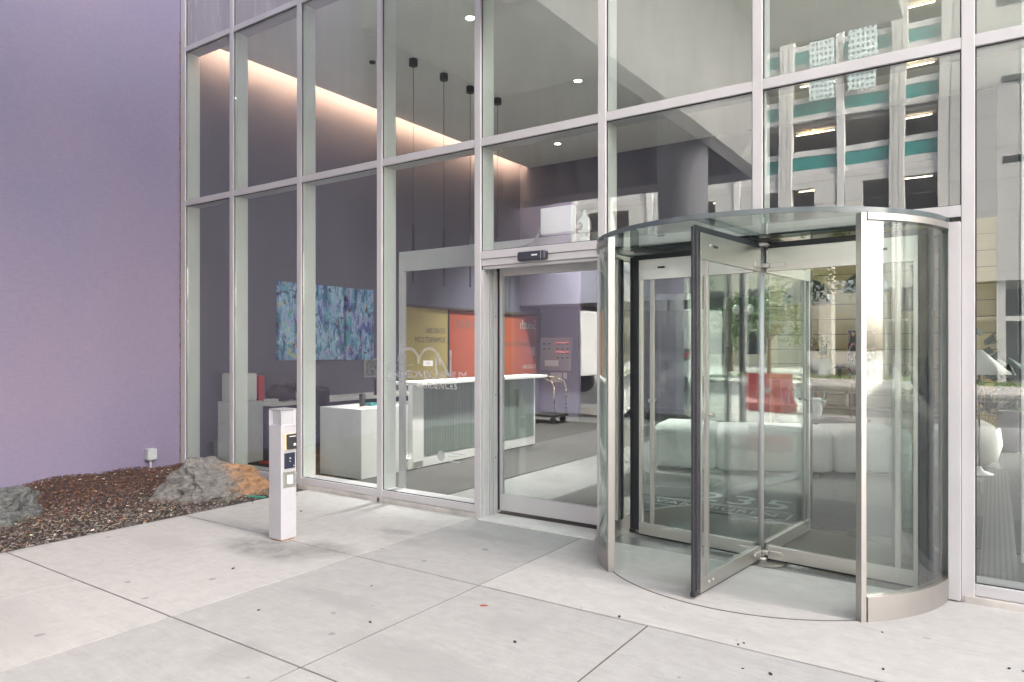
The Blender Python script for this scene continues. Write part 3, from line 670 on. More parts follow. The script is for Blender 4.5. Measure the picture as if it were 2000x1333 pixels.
vo = N(PERF, "ShaderNodeTexVoronoi"); vo.inputs["Scale"].default_value = 28; vo.inputs["Randomness"].default_value = 0
L(PERF, coords(PERF), vo.inputs["Vector"]); L(PERF, ramp(PERF, vo.outputs["Distance"], [(.28, (.05, .05, .05)), (.36, (.26, .26, .26))]), BS(PERF).inputs["Base Color"])
tag(MB().box(-.09, .14, .35, 6.0, -.003, .008, .002).build("floor_grille", PERF), "long perforated steel floor grille inside the right hand pane", "grille")
tag(MB().box(.165, .235, 1.2, 1.27, 0, 5.699, .004).build("white_post", WHITE), "slim white floor to ceiling post behind the right hand pane", "post")

# ================================================================= RECEPTION
ds = thing("reception_desk", (-6.5, 2.8, 0), "long white reception desk with a fluted glass front and thin white top", "desk")
MB().box(-7.08, -6.33, .74, 1.37, .0, .853, .004).build("return_cabinet", WHITE, ds)
MB().box(-6.75, -6.33, 1.371, 4.52, .0, .863, .004).box(-6.329, -6.262, 1.50, 4.52, .02, .165, .003).build("desk_base", WHITE, ds)
MB().box(-6.329, -6.25, 1.565, 1.782, .10, 1.108, .004).build("end_panel", WHITE, ds)
MB().box(-6.328, -6.252, 4.50, 4.53, .02, 1.108, .003).build("end_panel", WHITE, ds)
MB().box(-6.62, -6.17, 1.565, 4.78, 1.11, 1.152, .004).build("desk_top", WHITE, ds)
FLUT = mat("fluted_glass", (.235, .28, .265), .18)
fv = coords(FLUT); wv = N(FLUT, "ShaderNodeTexWave", wave_type='BANDS', bands_direction='Y'); wv.inputs["Scale"].default_value = 9; L(FLUT, fv, wv.inputs["Vector"])
L(FLUT, bump(FLUT, wv.outputs[1], .8, .006), BS(FLUT).inputs["Normal"])
L(FLUT, mix(FLUT, .35, ramp(FLUT, wv.outputs[1], [(0, (.17, .21, .20)), (1, (.30, .35, .33))]), ramp(FLUT, noise(FLUT, coords(FLUT, (1, 6, .3)), 2, 4), [(.3, (.16, .2, .19)), (.7, (.30, .34, .32))])), BS(FLUT).inputs["Base Color"])
MB().box(-6.325, -6.258, 1.783, 4.499, .167, 1.107).build("fluted_front", FLUT, ds)
mo_ = thing("desk_monitor", (-6.7, 1.42, .863), "dark monitor standing on the lower desk level beside the end panel", "monitor")
MB().box(-6.72, -6.68, 1.33, 1.52, .98, 1.19, .006).build("screen", DARKM, mo_)
MB().box(-6.71, -6.69, 1.41, 1.44, .87, .99).box(-6.76, -6.64, 1.36, 1.50, .8635, .873, .003).build("stand", DARKM, mo_)
cu = thing("travel_cup", (-6.62, 1.03, .853), "black lidded travel cup standing on the white return cabinet", "cup")
MB().lathe([(0, 0), (.033, 0), (.04, .14), (.0, .14)], (-6.62, 1.03, .8535), 20).build("body", DARKM, cu)
MB().lathe([(.041, .141), (.043, .15), (.035, .168), (0, .17)], (-6.62, 1.03, .8535), 20).build("lid", RUBBER, cu)
tag(MB().box(-6.58, -6.42, .90, 1.10, .8535, .862, .002, rot=Matrix.Rotation(R(20), 3, 'Z')).build("pink_notebook", mat("pink_paper", (.72, .50, .46), .6)), "flat pinkish notebook lying on the white return cabinet", "notebook")
tag(MB().box(-6.72, -6.60, 1.16, 1.30, .8535, .89, .008).build("teal_case", mat("teal_plastic", (.03, .22, .22), .4)), "small teal case behind the black cup on the cabinet", "case")
wd = thing("wall_counter", (-8.65, 2.8, 0), "narrow white topped counter along the side wall under the paintings", "counter")
NAVY = mat("navy_panel", (.045, .055, .10), .5)
MB().box(-8.998, -8.36, .985, 4.25, .775, .825, .004).build("counter_top", WHITE, wd)
MB().box(-8.995, -8.42, 1.0, 4.24, .665, .774, .003).build("apron", NAVY, wd)
MB().box(-8.99, -8.40, .99, 1.03, 0, .664, .003).build("leg_panel", NAVY, wd)
MB().box(-8.99, -8.40, 4.20, 4.24, 0, .664, .003).build("leg_panel", NAVY, wd)
MB().box(-8.999, -8.96, 1.031, 4.199, .0, .664).box(-8.96, -8.94, 1.031, 4.199, .22, .27, .003).build("back_panel", NAVY, wd)
cb = thing("white_cabinet", (-8.75, .75, 0), "tall white cabinet against the side wall behind the first panes", "cabinet")
MB().box(-8.995, -8.55, .55, .972, .0, .85, .006).build("carcass", WHITE, cb)
MB().box(-8.95, -8.62, .572, .93, .852, 1.245, .03, seg=3).build("upper_box", WHITE, cb)
tag(MB().box(-8.84, -8.72, 1.02, 1.12, .826, 1.20, .008).build("red_binder", mat("red_plastic", (.62, .02, .03), .4)), "upright red binder on the end of the wall counter", "binder")
tag(MB().box(-8.58, -8.45, 1.00, 1.16, .826, .872, .003).build("paper_stack", mat("paper", (.7, .7, .68), .8)), "low stack of white paper before the red binder", "paper")
tag(MB().box(-8.42, -8.2, .80, .97, .0075, .02, .004, rot=Matrix.Rotation(R(12), 3, 'Z')).build("red_folder", mat("red_card", (.55, .03, .03), .6)), "flat red folder lying on the carpet beside the white cabinet", "folder")
def lumpy(name, c, dims, seed, m, parent=None, amp=.18, sub=3, f=1.6):
    t = bmesh.new(); bmesh.ops.create_icosphere(t, subdivisions=sub, radius=1)
    for v in t.verts:
        p = v.co.copy(); d = amp * mnoise.fractal(p * f + Vector((seed, 0, 0)), 1, 2, 3); p = p * (1 + d)
        p.z = max(p.z, -.75); v.co = Vector((c[0] + p.x * dims[0], c[1] + p.y * dims[1], c[2] + p.z * dims[2]))
    mb = MB(); mb._add(t, 0, True); return mb.build(name, m, parent)
bk = thing("black_bag", (-8.65, 1.5, .826), "slumped black bag lying on the wall counter", "bag")
BAGM = varied("black_cloth", (.03, .032, .038), .8, .3, 14)
lumpy("bag_body", (-8.66, 1.36, .93), (.2, .19, .135), 2, BAGM, bk, .3); lumpy("bag_pocket", (-8.66, 1.66, .95), (.2, .22, .16), 5, BAGM, bk, .35)
MB().tube([(-8.47, 1.3, .93), (-8.44, 1.4, 1.0), (-8.45, 1.5, 1.0), (-8.47, 1.6, .93)], .012).build("strap", BAGM, bk)
cp = thing("grey_cap", (-8.45, 1.60, .83), "silver grey cap resting against the black bag", "cap")
lumpy("crown", (-8.44, 1.55, .895), (.085, .10, .075), 9, varied("silver_cloth", (.42, .42, .42), .5, .3, 20), cp, .12)
MB().box(-8.40, -8.36, 1.48, 1.62, .845, .858, .005).build("peak", BAGM, cp)
ch = thing("office_chair", (-7.75, 1.55, 0), "black office chair behind the reception desk, seen through the third pane", "chair")
MB().box(-7.98, -7.52, 1.33, 1.78, .44, .52, .03, seg=3).build("seat", BAGM, ch)
MB().box(-8.0, -7.55, 1.26, 1.33, .58, 1.06, .05, seg=4).build("backrest", BAGM, ch)
MB().box(-7.79, -7.73, 1.27, 1.32, .40, .60, .01).build("back_bar", DARKM, ch)
MB().cyl((-7.75, 1.55, .08), (-7.75, 1.55, .45), .03).build("column", DARKM, ch)
for k in range(5):
    a = R(72 * k + 10); e = (-7.75 + .3 * math.cos(a), 1.55 + .3 * math.sin(a), .07)
    lg = MB().cyl((-7.75, 1.55, .1), e, .025, .016).build("leg", DARKM, ch); MB().ball((e[0], e[1], .035), .03).build("caster", RUBBER, lg)

# abstract canvases
def canvas(y0, y1, z0, z1, seed, label, tone):
    m = mat("abstract_paint", (.3, .5, .6), .45); v = coords(m, (1, 1, 1))
    def layer(sy, sz, sc, det, k, dist=.6):
        mp = N(m, "ShaderNodeMapping"); mp.inputs["Location"].default_value = (k, seed * 3.1 + k, seed * 1.7 - k); mp.inputs["Scale"].default_value = (1, sy, sz)
        L(m, v, mp.inputs[0]); return noise(m, mp.outputs[0], sc, det, .65, dist)
    a = layer(4.2, 1.5, 1.6, 5, 0); d = layer(3.0, 2.2, 1.4, 4, 7); e = layer(9, 2.6, 1.5, 4, 13); h = layer(4, 5, 1.3, 3, 21); w = layer(2.0, 12, 1.6, 4, 29)
    c = ramp(m, a, [(.36, (.015, .05, .16)), (.44, (.05, .25, .40)), (.50, (.25, .52, .64)), (.55, (.55, .72, .78)), (.60, (.14, .24, .55)), (.68, (.03, .14, .22))])
    c = mix(m, ramp(m, d, [(.50, (0, 0, 0)), (.56, (.85, .85, .85))]), c, ramp(m, a, [(.40, (.12, .13, .42)), (.5, (.50, .50, .76)), (.60, (.10, .45, .50))]))
    c = mix(m, ramp(m, h, [(.60, (0, 0, 0)), (.64, (.85, .85, .85))]), c, tone); c = mix(m, ramp(m, h, [(.34, (.95, .95, .95)), (.39, (0, 0, 0))]), c, (.012, .035, .09))
    c = mix(m, ramp(m, e, [(.65, (0, 0, 0)), (.68, (.9, .9, .9))]), c, (.74, .80, .84)); c = mix(m, ramp(m, e, [(.35, (.95, .95, .95)), (.38, (0, 0, 0))]), c, (.30, .09, .03))
    c = mix(m, ramp(m, w, [(.66, (0, 0, 0)), (.69, (.8, .8, .8))]), c, (.76, .80, .80))
    c = mix(m, 1.0, c, (1.05, 1.15, 1.3), 'MULTIPLY')
    L(m, c, BS(m).inputs["Base Color"])
    tag(MB().box(-8.999, -8.945, y0, y1, z0, z1, .003).build("painting", m), label, "painting", "abstract canvases on the side wall")
canvas(1.533, 2.165, 1.412, 2.612, 1.0, "leftmost blue and cream abstract canvas, nearest the glass", (.62, .60, .32))
canvas(2.215, 2.825, 1.408, 2.610, 4.3, "middle abstract canvas in turquoise with brown and dark streaks", (.03, .30, .20))
canvas(2.885, 3.51, 1.398, 2.607, 8.1, "rightmost abstract canvas in blue and violet, beside the other two", (.42, .40, .66))
fp = thing("framed_print", (-8.94, 3.45, .826), "small framed grey print leaning on the wall below the right canvas", "picture frame")
MB().box(-8.985, -8.95, 3.30, 3.72, 1.09, 1.42, .004).build("frame", varied("frame_grey", (.4, .4, .4), .5, .1, 8), fp)
MB().box(-8.9495, -8.947, 3.33, 3.69, 1.12, 1.39).build("print", varied("print_grey", (.22, .24, .24), .5, .8, 14), fp)

# shop window with vinyl graphics seen from behind, so the words read mirrored
sw = thing("shop_window", (-8.95, 6.5, 1.0), "yellow and orange shop window graphics with mirrored words beyond the desk", "window")
FRM = varied("bronze_frame", (.10, .085, .07), .45, .1, 6)
MB().box(-8.9985, -8.985, 4.255, 5.60, 1.0, 2.36).build("yellow_film", varied("yellow_film", (.55, .44, .17), .6, .06, 1.2), sw)
MB().box(-8.9985, -8.985, 5.602, 8.88, 1.0, 2.36).build("orange_film", varied("orange_film", (.50, .115, .055), .6, .06, 1.2), sw)
f_ = MB().box(-8.998, -8.94, 4.2, 9.02, 2.361, 2.41, .003).box(-8.998, -8.94, 4.2, 9.02, .94, .999, .003).box(-8.998, -8.94, 8.881, 9.02, 1.0, 2.36, .003).box(-8.998, -8.94, 4.2, 4.254, 1.0, 2.36, .003).box(-8.998, -8.96, 5.585, 5.615, 1.0, 2.36, .002)
f_.build("window_frame", FRM, sw)
def mir(y, z): return frame((-8.9835, y, z), (0, -1, 0), (0, 0, 1))
GREYT = mat("grey_vinyl", (.12, .11, .10), .6); WHT = mat("white_vinyl", (.72, .68, .62), .6)
text_mesh("South", .30, mir(8.86, 2.13), "shop_lettering", WHT, sw, align='LEFT')
text_mesh("Market", .34, mir(6.82, 2.10), "shop_lettering", varied("grey_vinyl2", (.24, .13, .11), .6, .1, 3), sw, align='LEFT')
text_mesh("ENTRANCE ON VAN BUREN", .14, mir(8.84, 1.68), "shop_lettering", GREYT, sw, align='LEFT')
text_mesh("312.655.2065", .13, mir(8.84, 1.16), "shop_lettering", WHT, sw, align='LEFT', xs=.8)
text_mesh("312.655.2065", .15, mir(5.50, 1.93), "shop_lettering", GREYT, sw, align='LEFT', xs=.72)
text_mesh("SOMARKET.COM", .15, mir(5.50, 1.75), "shop_lettering", GREYT, sw, align='LEFT', xs=.78)
MB().box(-8.984, -8.978, 8.62, 8.80, 1.42, 1.62, .002).build("window_notice", mat("notice_pink", (.70, .42, .36), .7), sw)
# fire panel on the alcove wall
fpn = thing("alarm_panel", (-8.57, 9.03, 1.06), "grey alarm panel with red lamps and a white label on the back wall", "alarm panel")
MB().box(-8.98, -8.10, 8.985, 9.049, 1.07, 1.84, .006).build("casing", varied("panel_grey", (.34, .34, .34), .4, .05, 4), fpn)
SWD = mat("switch_dark", (.03, .03, .03), .5); RLD = emit("red_led", (.8, .05, .05), .6)
for (gx, gz, n) in ((-8.87, 1.70, 2), (-8.87, 1.58, 2), (-8.50, 1.70, 3), (-8.50, 1.58, 3), (-8.50, 1.48, 3), (-8.50, 1.37, 3)):
    for q in range(n):
        MB().box(gx + q * .13, gx + q * .13 + .065, 8.981, 8.9845, gz - .018, gz + .012).build("switch", SWD, fpn)
        if gx > -8.6 and gz in (1.70, 1.48): MB().box(gx + q * .13 + .01, gx + q * .13 + .055, 8.979, 8.984, gz + .018, gz + .034).build("red_lamp", RLD, fpn)
MB().box(-8.82, -8.45, 8.98, 8.9845, 1.17, 1.31).build("label", mat("label_white", (.8, .8, .78), .6), fpn)
tag(MB().box(-8.69, -8.38, 9.02, 9.049, .79, 1.02, .004).build("wall_notice", mat("notice_cream", (.60, .62, .56), .6)), "pale framed notice below the grey alarm panel", "notice")
tag(MB().box(-8.34, -8.24, 9.025, 9.049, .88, 1.02, .004).build("light_switch", WHITE), "white light switch right of the pale notice under the alarm panel", "switch")
lg_ = thing("luggage_cart", (-8.05, 7.6, 0), "brass luggage cart with bowed rails at the foot of the back wall", "luggage cart")
BRASS = varied("brass", (.50, .42, .26), .3, .1, 5, 1.0)
MB().box(-8.55, -7.55, 7.35, 7.9, .14, .20, .02).build("platform", DARKM, lg_)
for y in (7.38, 7.87):
    MB().tube([(-8.5, y, .2), (-8.5, y, .78), (-8.44, y, .9), (-8.2, y, .97), (-7.9, y, .97), (-7.66, y, .9), (-7.6, y, .78), (-7.6, y, .2)], .013).build("hoop", BRASS, lg_)
for (x, y) in ((-8.45, 7.42), (-7.65, 7.42), (-8.45, 7.82), (-7.65, 7.82)):
    MB().cyl((x, y - .02, .07), (x, y + .02, .07), .07).build("wheel", RUBBER, lg_)

# ================================================================= LOUNGE ON THE RIGHT
PLK = varied("cream_boards", (.70, .56, .29), .55, .05, 2, 0, (1, 1, 4))
pk = MB(); zz = 0.0
while zz < 3.6: pk.box(-3.42, .03, 8.10, 8.199, zz + .012, min(3.65, zz + .2615), .004); zz += .2615
pk.box(-3.41, .02, 8.15, 8.1985, 0, 3.65, 0, 1)
tag(pk.build("plank_wall", [PLK, mat("plank_groove", (.10, .085, .06), .9)]), "cream wall of wide horizontal boards at the back of the lounge", "wall")
tag(MB().box(.032, .30, 7.95, 8.199, 0, 5.699, .006).build("wall_pier", varied("pier_paint", (.30, .29, .34), .6, .05, 2)), "purple grey pier at the right end of the cream boards", "pier")
WOOD = varied("shelf_oak", (.36, .21, .09), .5, .2, 5, 0, (1, 1, 8))
sh = thing("bookshelf", (-2.3, 7.85, 0), "low oak bookshelf against the cream boards behind the sofa", "bookshelf")
MB().box(-3.25, -1.35, 7.62, 8.05, 1.02, 1.06, .004).box(-3.25, -1.35, 7.62, 8.05, .58, .615, .004).box(-3.25, -1.35, 7.62, 8.05, .08, .12, .004).build("shelf", WOOD, sh)
for x in (-3.25, -2.62, -1.99, -1.385): MB().box(x, x + .035, 7.63, 8.045, .0, 1.019, .003).build("upright", WOOD, sh)
BC = [(.40, .06, .05), (.12, .16, .26), (.62, .58, .48), (.30, .32, .20), (.65, .62, .60), (.16, .05, .12), (.5, .3, .12)]
bms = [mat("book_cover", c, .6) for c in BC]
bl = ["red book standing on the oak shelf", "navy book on the oak shelf", "cream book on the oak shelf", "olive book on the oak shelf", "off white book on the oak shelf", "plum book on the oak shelf", "ochre book on the oak shelf"]
x = -2.20; bi = 0
places = [(-2.55, .616), (-2.10, .616), (-3.1, .616), (-1.9, .121)]
wher = ["in the group left of the middle upright", "in the group right of the middle upright", "in the far left bay", "on the lowest board at the right"]
for gi, (x, z) in enumerate(places):
    for q in range(4):
        w_ = random.uniform(.025, .05); h = random.uniform(.20, .29); k = (bi * 3 + gi) % 7
        tag(MB().box(x, x + w_, 7.68, 7.86, z, z + h, .003, rot=Matrix.Rotation(R(8 if q == 3 else 0), 3, 'Y')).build("book", bms[k]), bl[k] + ", " + ("first", "second", "third", "leaning last")[q] + " " + wher[gi], "book", "books on the oak shelf")
        x += w_ + .004 + (.02 if q == 2 else 0); bi += 1
LEAF = varied("leaf_green", (.055, .085, .035), .5, .4, 6)
def plant(x, y, z, label, potr, poth, h, n, lsize, seed, m=LEAF):
    rng = random.Random(seed); t_ = thing("potted_plant", (x, y, z), label, "plant")
    MB().lathe([(0, 0), (potr * .7, 0), (potr, poth * .5), (potr * .85, poth), (potr * .7, poth), (potr * .65, poth * .9), (0, poth * .9)], (x, y, z), 24).build("pot", WHITE, t_)
    st_ = MB(); lv = MB()
    for k in range(n):
        a = rng.uniform(0, 6.28); r_ = rng.uniform(.15, .6) * h; top = Vector((x + r_ * math.cos(a), y + r_ * math.sin(a) * .7, z + poth + rng.uniform(.5, 1) * h)); base = Vector((x, y, z + poth * .9))
        midp = base.lerp(top, .55) + Vector((0, 0, .12 * h)); st_.tube([base, midp, top], .004, 6)
        for q in range(7):
            pq = base.lerp(midp, .4 + q * .2) if q < 3 else midp.lerp(top, (q - 3) / 3.2)
            d = Vector((rng.uniform(-1, 1), rng.uniform(-1, 1), rng.uniform(-.4, .8))).normalized(); sd_ = d.cross(Vector((0, 0, 1))).normalized() * lsize * .3
            up = d.cross(sd_).normalized() * lsize * .06
            lv.quad([pq, pq + d * lsize * .5 + sd_ + up, pq + d * lsize, pq + d * lsize * .5 - sd_ + up])
    st_.build("stems", WOOD, t_); lv.build("leaves", m, t_)
plant(-2.46, 7.8, 1.06, "airy small leaved plant in a round white pot on the bookshelf", .17, .36, .42, 9, .075, 3)
ml = thing("table_lamp", (-2.18, 7.82, 1.06), "small dark mushroom shaped lamp on the bookshelf", "lamp")
MB().lathe([(0, 0), (.06, 0), (.05, .02), (.025, .05), (.025, .18), (.03, .2)], (-2.18, 7.82, 1.06), 20).build("stem", DARKM, ml)
MB().lathe([(.02, .19), (.10, .19), (.10, .215), (.07, .25), (0, .26)], (-2.18, 7.82, 1.06), 24).build("lamp_shade", DARKM, ml)
at_ = thing("leaning_artwork", (-1.9, 7.95, 1.06), "upright print of red, black and white shapes leaning on the cream boards", "print")
ARTM = mat("art_print", (.7, .7, .68), .5); av = coords(ARTM, (1.6, 1, 1)); an1 = noise(ARTM, av, 6, 3, .5, 1.5); an2 = noise(ARTM, av, 11, 2, .5, 1)
az = N(ARTM, "ShaderNodeSeparateXYZ"); L(ARTM, N(ARTM, "ShaderNodeTexCoord").outputs["Object"], az.inputs[0])
ac = ramp(ARTM, math_(ARTM, 'ADD', an1, math_(ARTM, 'MULTIPLY', az.outputs["Z"], -.25)), [(.0, (.02, .02, .025)), (.34, (.025, .03, .03)), (.36, (.55, .10, .05)), (.42, (.70, .69, .66)), (.47, (.05, .06, .06)), (.5, (.72, .71, .69))])
ac.node.color_ramp.interpolation = 'CONSTANT'; L(ARTM, ac, BS(ARTM).inputs["Base Color"])
MB().box(-2.08, -1.66, 7.99, 8.01, 1.061, 1.90, .002).build("sheet", ARTM, at_)
MB().box(-2.09, -1.65, 8.011, 8.03, 1.061, 1.91, .002).build("backing", WHITE, at_)
FAB = varied("boucle_white", (.56, .56, .54), .9, .06, 40, bmp=.8, bscale=160)
so = thing("sofa", (-2.0, 4.6, 0), "low curved white sofa seen through the revolving door", "sofa")
def cushion(p0, p1, depth, h):
    p0, p1 = Vector((*p0, 0)), Vector((*p1, 0)); d = p1 - p0; a = math.atan2(d.y, d.x); Lx = d.length
    t = bmesh.new(); bmesh.ops.create_cube(t, size=1); bmesh.ops.transform(t, verts=t.verts, matrix=Matrix.Diagonal((Lx - .012, depth, h, 1)))
    bmesh.ops.bevel(t, geom=t.edges[:], offset=.13, segments=6, affect='EDGES', profile=.5)
    for v in t.verts:
        if v.co.z < -h / 2 + .10: v.co.z = -h / 2 + (v.co.z + h / 2) * .4
    bmesh.ops.transform(t, verts=t.verts, matrix=Matrix.Translation((p0 + p1) / 2 + Vector((-math.sin(a) * depth / 2, math.cos(a) * depth / 2, h / 2 + .03))) @ Matrix.Rotation(a, 4, 'Z'))
    mb = MB(); mb._add(t, 0, True); return mb
cushion((-3.75, 3.45), (-2.93, 3.60), .8, .58).build("cushion", FAB, so)
cushion((-2.92, 3.61), (-1.62, 4.20), .8, .56).build("cushion", FAB, so)
cushion((-1.60, 4.21), (-.80, 4.84), .8, .56).build("cushion", FAB, so)
MB().box(-3.6, -2.95, 3.75, 4.2, 0, .03).box(-2.6, -1.8, 4.1, 4.5, 0, .031).box(-1.5, -1.1, 4.75, 5.1, 0, .031).build("plinth", DARKM, so)
ac_ = thing("armchair", (-.3, 6.2, 0), "rounded white armchair behind the cone shaded floor lamp", "armchair")
MB().lathe([(0, .03), (.36, .03), (.44, .12), (.46, .35), (.42, .55), (.30, .62), (0, .62)], (-.42, 6.15, 0), 32).build("shell", FAB, ac_)
MB().cyl((-.42, 6.15, 0), (-.42, 6.15, .035), .30).build("base", DARKM, ac_)
tb = thing("side_table", (-2.2, 5.9, 0), "dark low table behind the sofa carrying the white jug", "table")
MB().cyl((-2.15, 5.9, .50), (-2.15, 5.9, .54), .62, seg=40).build("table_top", DARKM, tb); MB().cyl((-2.15, 5.9, 0), (-2.15, 5.9, .5), .06).cyl((-2.15, 5.9, 0), (-2.15, 5.9, .02), .3).build("table_base", DARKM, tb)
jg = thing("white_jug", (-2.2, 5.85, .54), "round white jug with a small handle on the dark table", "jug")
MB().lathe([(0, 0), (.06, 0), (.105, .08), (.115, .16), (.09, .25), (.085, .29), (.10, .32), (.09, .32), (.075, .29), (0, .28)], (-2.2, 5.85, .541), 28).build("body", WHITE, jg)
MB().tube([(-2.11, 5.85, .83), (-2.05, 5.85, .82), (-2.05, 5.85, .76), (-2.09, 5.85, .72)], .012).build("handle", WHITE, jg)
def dome(x, y, zr, r, h, label):
    d = thing("dome_pendant", (x, 8.1, 3.19), label, "pendant lamp", "black dome pendants over the lounge")
    pr = [(r * math.cos(t * math.pi / 2 / 14), h * math.sin(t * math.pi / 2 / 14)) for t in range(14)]
    MB().lathe([(r - .012, .0)] + pr + [(.03, h), (.03, h + .02), (.045, h + .10), (.07, h + .22), (.012, h + .24), (.012, 3.2 - zr)], (x, y, zr), 40).build("shade", mat("dome_black", (.018, .02, .026), .3), d)
    MB().lathe([((r - .02) * math.cos(t * math.pi / 2 / 12), (h - .02) * math.sin(t * math.pi / 2 / 12) + .002) for t in range(13)], (x, y, zr), 40).build("lining", mat("copper_lining", (.62, .32, .18), .4, .3), d)
    MB().cyl((x, y, 3.19), (x, 8.12, 3.19), .014).cyl((x, 8.07, 3.19), (x, 8.12, 3.19), .06).build("wall_arm", DARKM, d)
    MB().ball((x, y, zr + .10), .05).build("bulb", emit("bulb_glow", (1, .75, .5), 8), d)
dome(-2.32, 6.0, 2.27, .36, .36, "black dome pendant with a flared neck, left one seen through the revolving door")
dome(-1.33, 4.5, 2.30, .26, .26, "small black dome pendant with a glowing copper rim, middle of the three")
dome(-.93, 6.2, 2.13, .27, .42, "tall black dome pendant, rightmost of the three behind the curved glass")
flp = thing("floor_lamp", (-.16, 5.45, 0), "floor lamp with a pale cone shade behind the right hand pane", "floor lamp")
MB().lathe([(.335, 0), (.34, .004), (.03, .31), (.015, .31), (.325, .006)], (-.16, 5.45, 1.27), 36).build("lamp_shade", WHITE, flp)
MB().cyl((-.16, 5.45, .02), (-.16, 5.45, 1.57), .011).cyl((-.16, 5.45, .9), (-.16, 5.45, 1.2), .018).build("pole", DARKM, flp)
MB().lathe([(0, .1), (.02, .1), (.05, .05), (.16, .01), (.16, 0), (0, 0)], (-.16, 5.45, 0), 28).build("base", WHITE, flp)
plant(-.10, 6.9, 0, "tall broad leaved plant in a white pot behind the cone shaded lamp", .2, .45, 1.5, 9, .34, 11, varied("leaf_dark", (.035, .06, .045), .4, .3, 6))
plant(-.75, 5.9, 0, "tall leafy plant in a white pot beside the armchair, behind curved glass", .18, .42, 1.3, 7, .24, 23, varied("leaf_dark2", (.025, .055, .04), .4, .3, 6))

# ================================================================= ACROSS THE STREET
TEAL = varied("teal_guard", (.035, .22, .20), .3, .1, .6)
CON2 = concrete_wall("garage_concrete", (.50, .495, .48), .35)
CON3 = concrete_wall("pale_ledge", (.54, .54, .535), .6)
YF = -38.0
gb = thing("parking_garage", (-20, YF, 0), "pale concrete parking garage with teal guard strips across the street", "building")
piers = [-4.25 - 5.8 * k for k in range(9)]; posts = [-7.15 - 5.8 * k for k in range(8)]
m = MB()
for x in piers: m.box(x - .38, x + .38, YF - .6, YF, -.2, 26, .02); m.box(x - .16, x - .13, YF, YF + .02, 0, 26); m.box(x + .13, x + .16, YF, YF + .02, 0, 26)
m.box(-2.32, -1.77, YF - .6, YF, -.2, 26, .02).build("pier", CON2, gb)
m = MB()
for x in posts: m.box(x - .2, x + .2, YF - .5, YF - .05, 8.5, 26, .02)
m.build("slim_post", concrete_wall("post_concrete", (.60, .60, .60)), gb)
X0, X1 = -51.5, -1.8
for k in range(5):
    zt = 12.3 + 3.15 * k
    if zt > 25: break
    MB().box(X0, X1, YF - .35, YF - .28, zt - .36, zt + .36).build("teal_guard", TEAL, gb)
    MB().box(X0, X1, YF - .55, YF - .22, zt - .72, zt - .365, .02).box(X0, X1, YF - .5, YF - .25, zt + .365, zt + .70, .02).build("ledge", CON3, gb)
    MB().box(X0, X1, -60, YF - .6, zt - .95, zt - .72).build("deck_slab", CON2, gb)
TUBE = emit("tube_glow", (1, .82, .55), 6)
tb_ = MB()
for k in range(5):
    for x in [-3.3, -8.3, -9.0, -14.4, -20.3, -26, -31.9]:
        zt = 12.3 + 3.15 * k - 1.05
        tb_.box(x - .75, x + .6, -39.6, -39.52, zt - .06, zt - .02); 
        if k % 2 == 0: tb_.box(x - .75, x + .6, -40.4, -40.32, zt - .06, zt - .02)
tb_.build("tube_lamps", TUBE, gb)
MB().box(X0, -26.5, -60.3, -60, -.2, 26).box(-26.5, -12.5, -60.3, -60, 7.7, 26).box(-12.5, X1, -60.3, -60, -.2, 26).box(-26.7, -26.5, -60, YF - .7, -.2, 7.6).box(-12.5, -12.3, -60, YF - .7, -.2, 7.6).box(X0, X1, -60, YF - .6, 7.62, 7.9).build("inner_wall", varied("garage_inside", (.22, .21, .20), .8, .1, .5), gb)
m = MB()    # lower storey: solid wall pierced by dark windows and the slots beside the posts
z0, z1 = 8.2, 11.55
m.box(X0, X1, YF - .5, YF - .12, 10.9, z1).box(X0, X1, YF - .5, YF - .12, 7.6, 8.9)
for x in posts: m.box(x - 1.35, x - .25, YF - .5, YF - .12, 8.9, 10.9).box(x + .25, x + 1.15, YF - .5, YF - .12, 8.9, 10.9)
m.box(X0, -26.5, YF - .5, YF - .14, 5.0, 7.6).box(-12.5, X1, YF - .5, YF - .14, 5.0, 7.6)
m.build("lower_wall", CON2, gb)
DG = mat("dark_glass", (.02, .025, .03), .06)
m = MB()
for x in piers:
    if not -25 < x < -13: m.box(x - 2.6, x + 2.6, YF - .45, YF - .4, 0, 5.0)
m.build("ground_glazing", DG, gb)
m = MB()
for x in piers:
    if -25 < x < -13: continue
    for q in (-2.5, -1.25, 1.25, 2.5): m.box(x + q - .05, x + q + .05, YF - .4, YF - .3, 0, 5.0)
    m.box(x - 2.6, x + 2.6, YF - .4, YF - .3, 3.1, 3.25)
m.build("ground_mullions", CON3, gb)
jt = MB()
for z in (8.25, 9.9, 11.2): jt.box(X0, X1, YF - .119, YF - .114, z, z + .025)
jt.build("wall_joints", mat("joint_dark", (.16, .15, .14), .9), gb)
BAN = mat("banner_mesh", (.5, .6, .6), .6); vb = N(BAN, "ShaderNodeTexVoronoi"); vb.inputs["Scale"].default_value = 4.2; vb.inputs["Randomness"].default_value = .15
L(BAN, coords(BAN, (1, 1, .75)), vb.inputs["Vector"]); L(BAN, ramp(BAN, vb.outputs["Distance"], [(.26, (.10, .16, .17)), (.32, (.60, .70, .70))]), BS(BAN).inputs["Base Color"])
for (x0, x1, z0, z1, lb) in ((-8.75, -7.38, 15.75, 19.25, "left of the two pale perforated banners hung on the garage"), (-6.68, -5.27, 16.0, 19.5, "right of the two pale perforated banners hung on the garage")):
    tag(MB().box(x0, x1, YF + .12, YF + .16, z0, z1, .01).build("banner", BAN), lb, "banner", "perforated banners on the garage")
cwb = thing("concrete_tower", (8, YF, 0), "plain jointed concrete tower next to the parking garage across the street", "building")
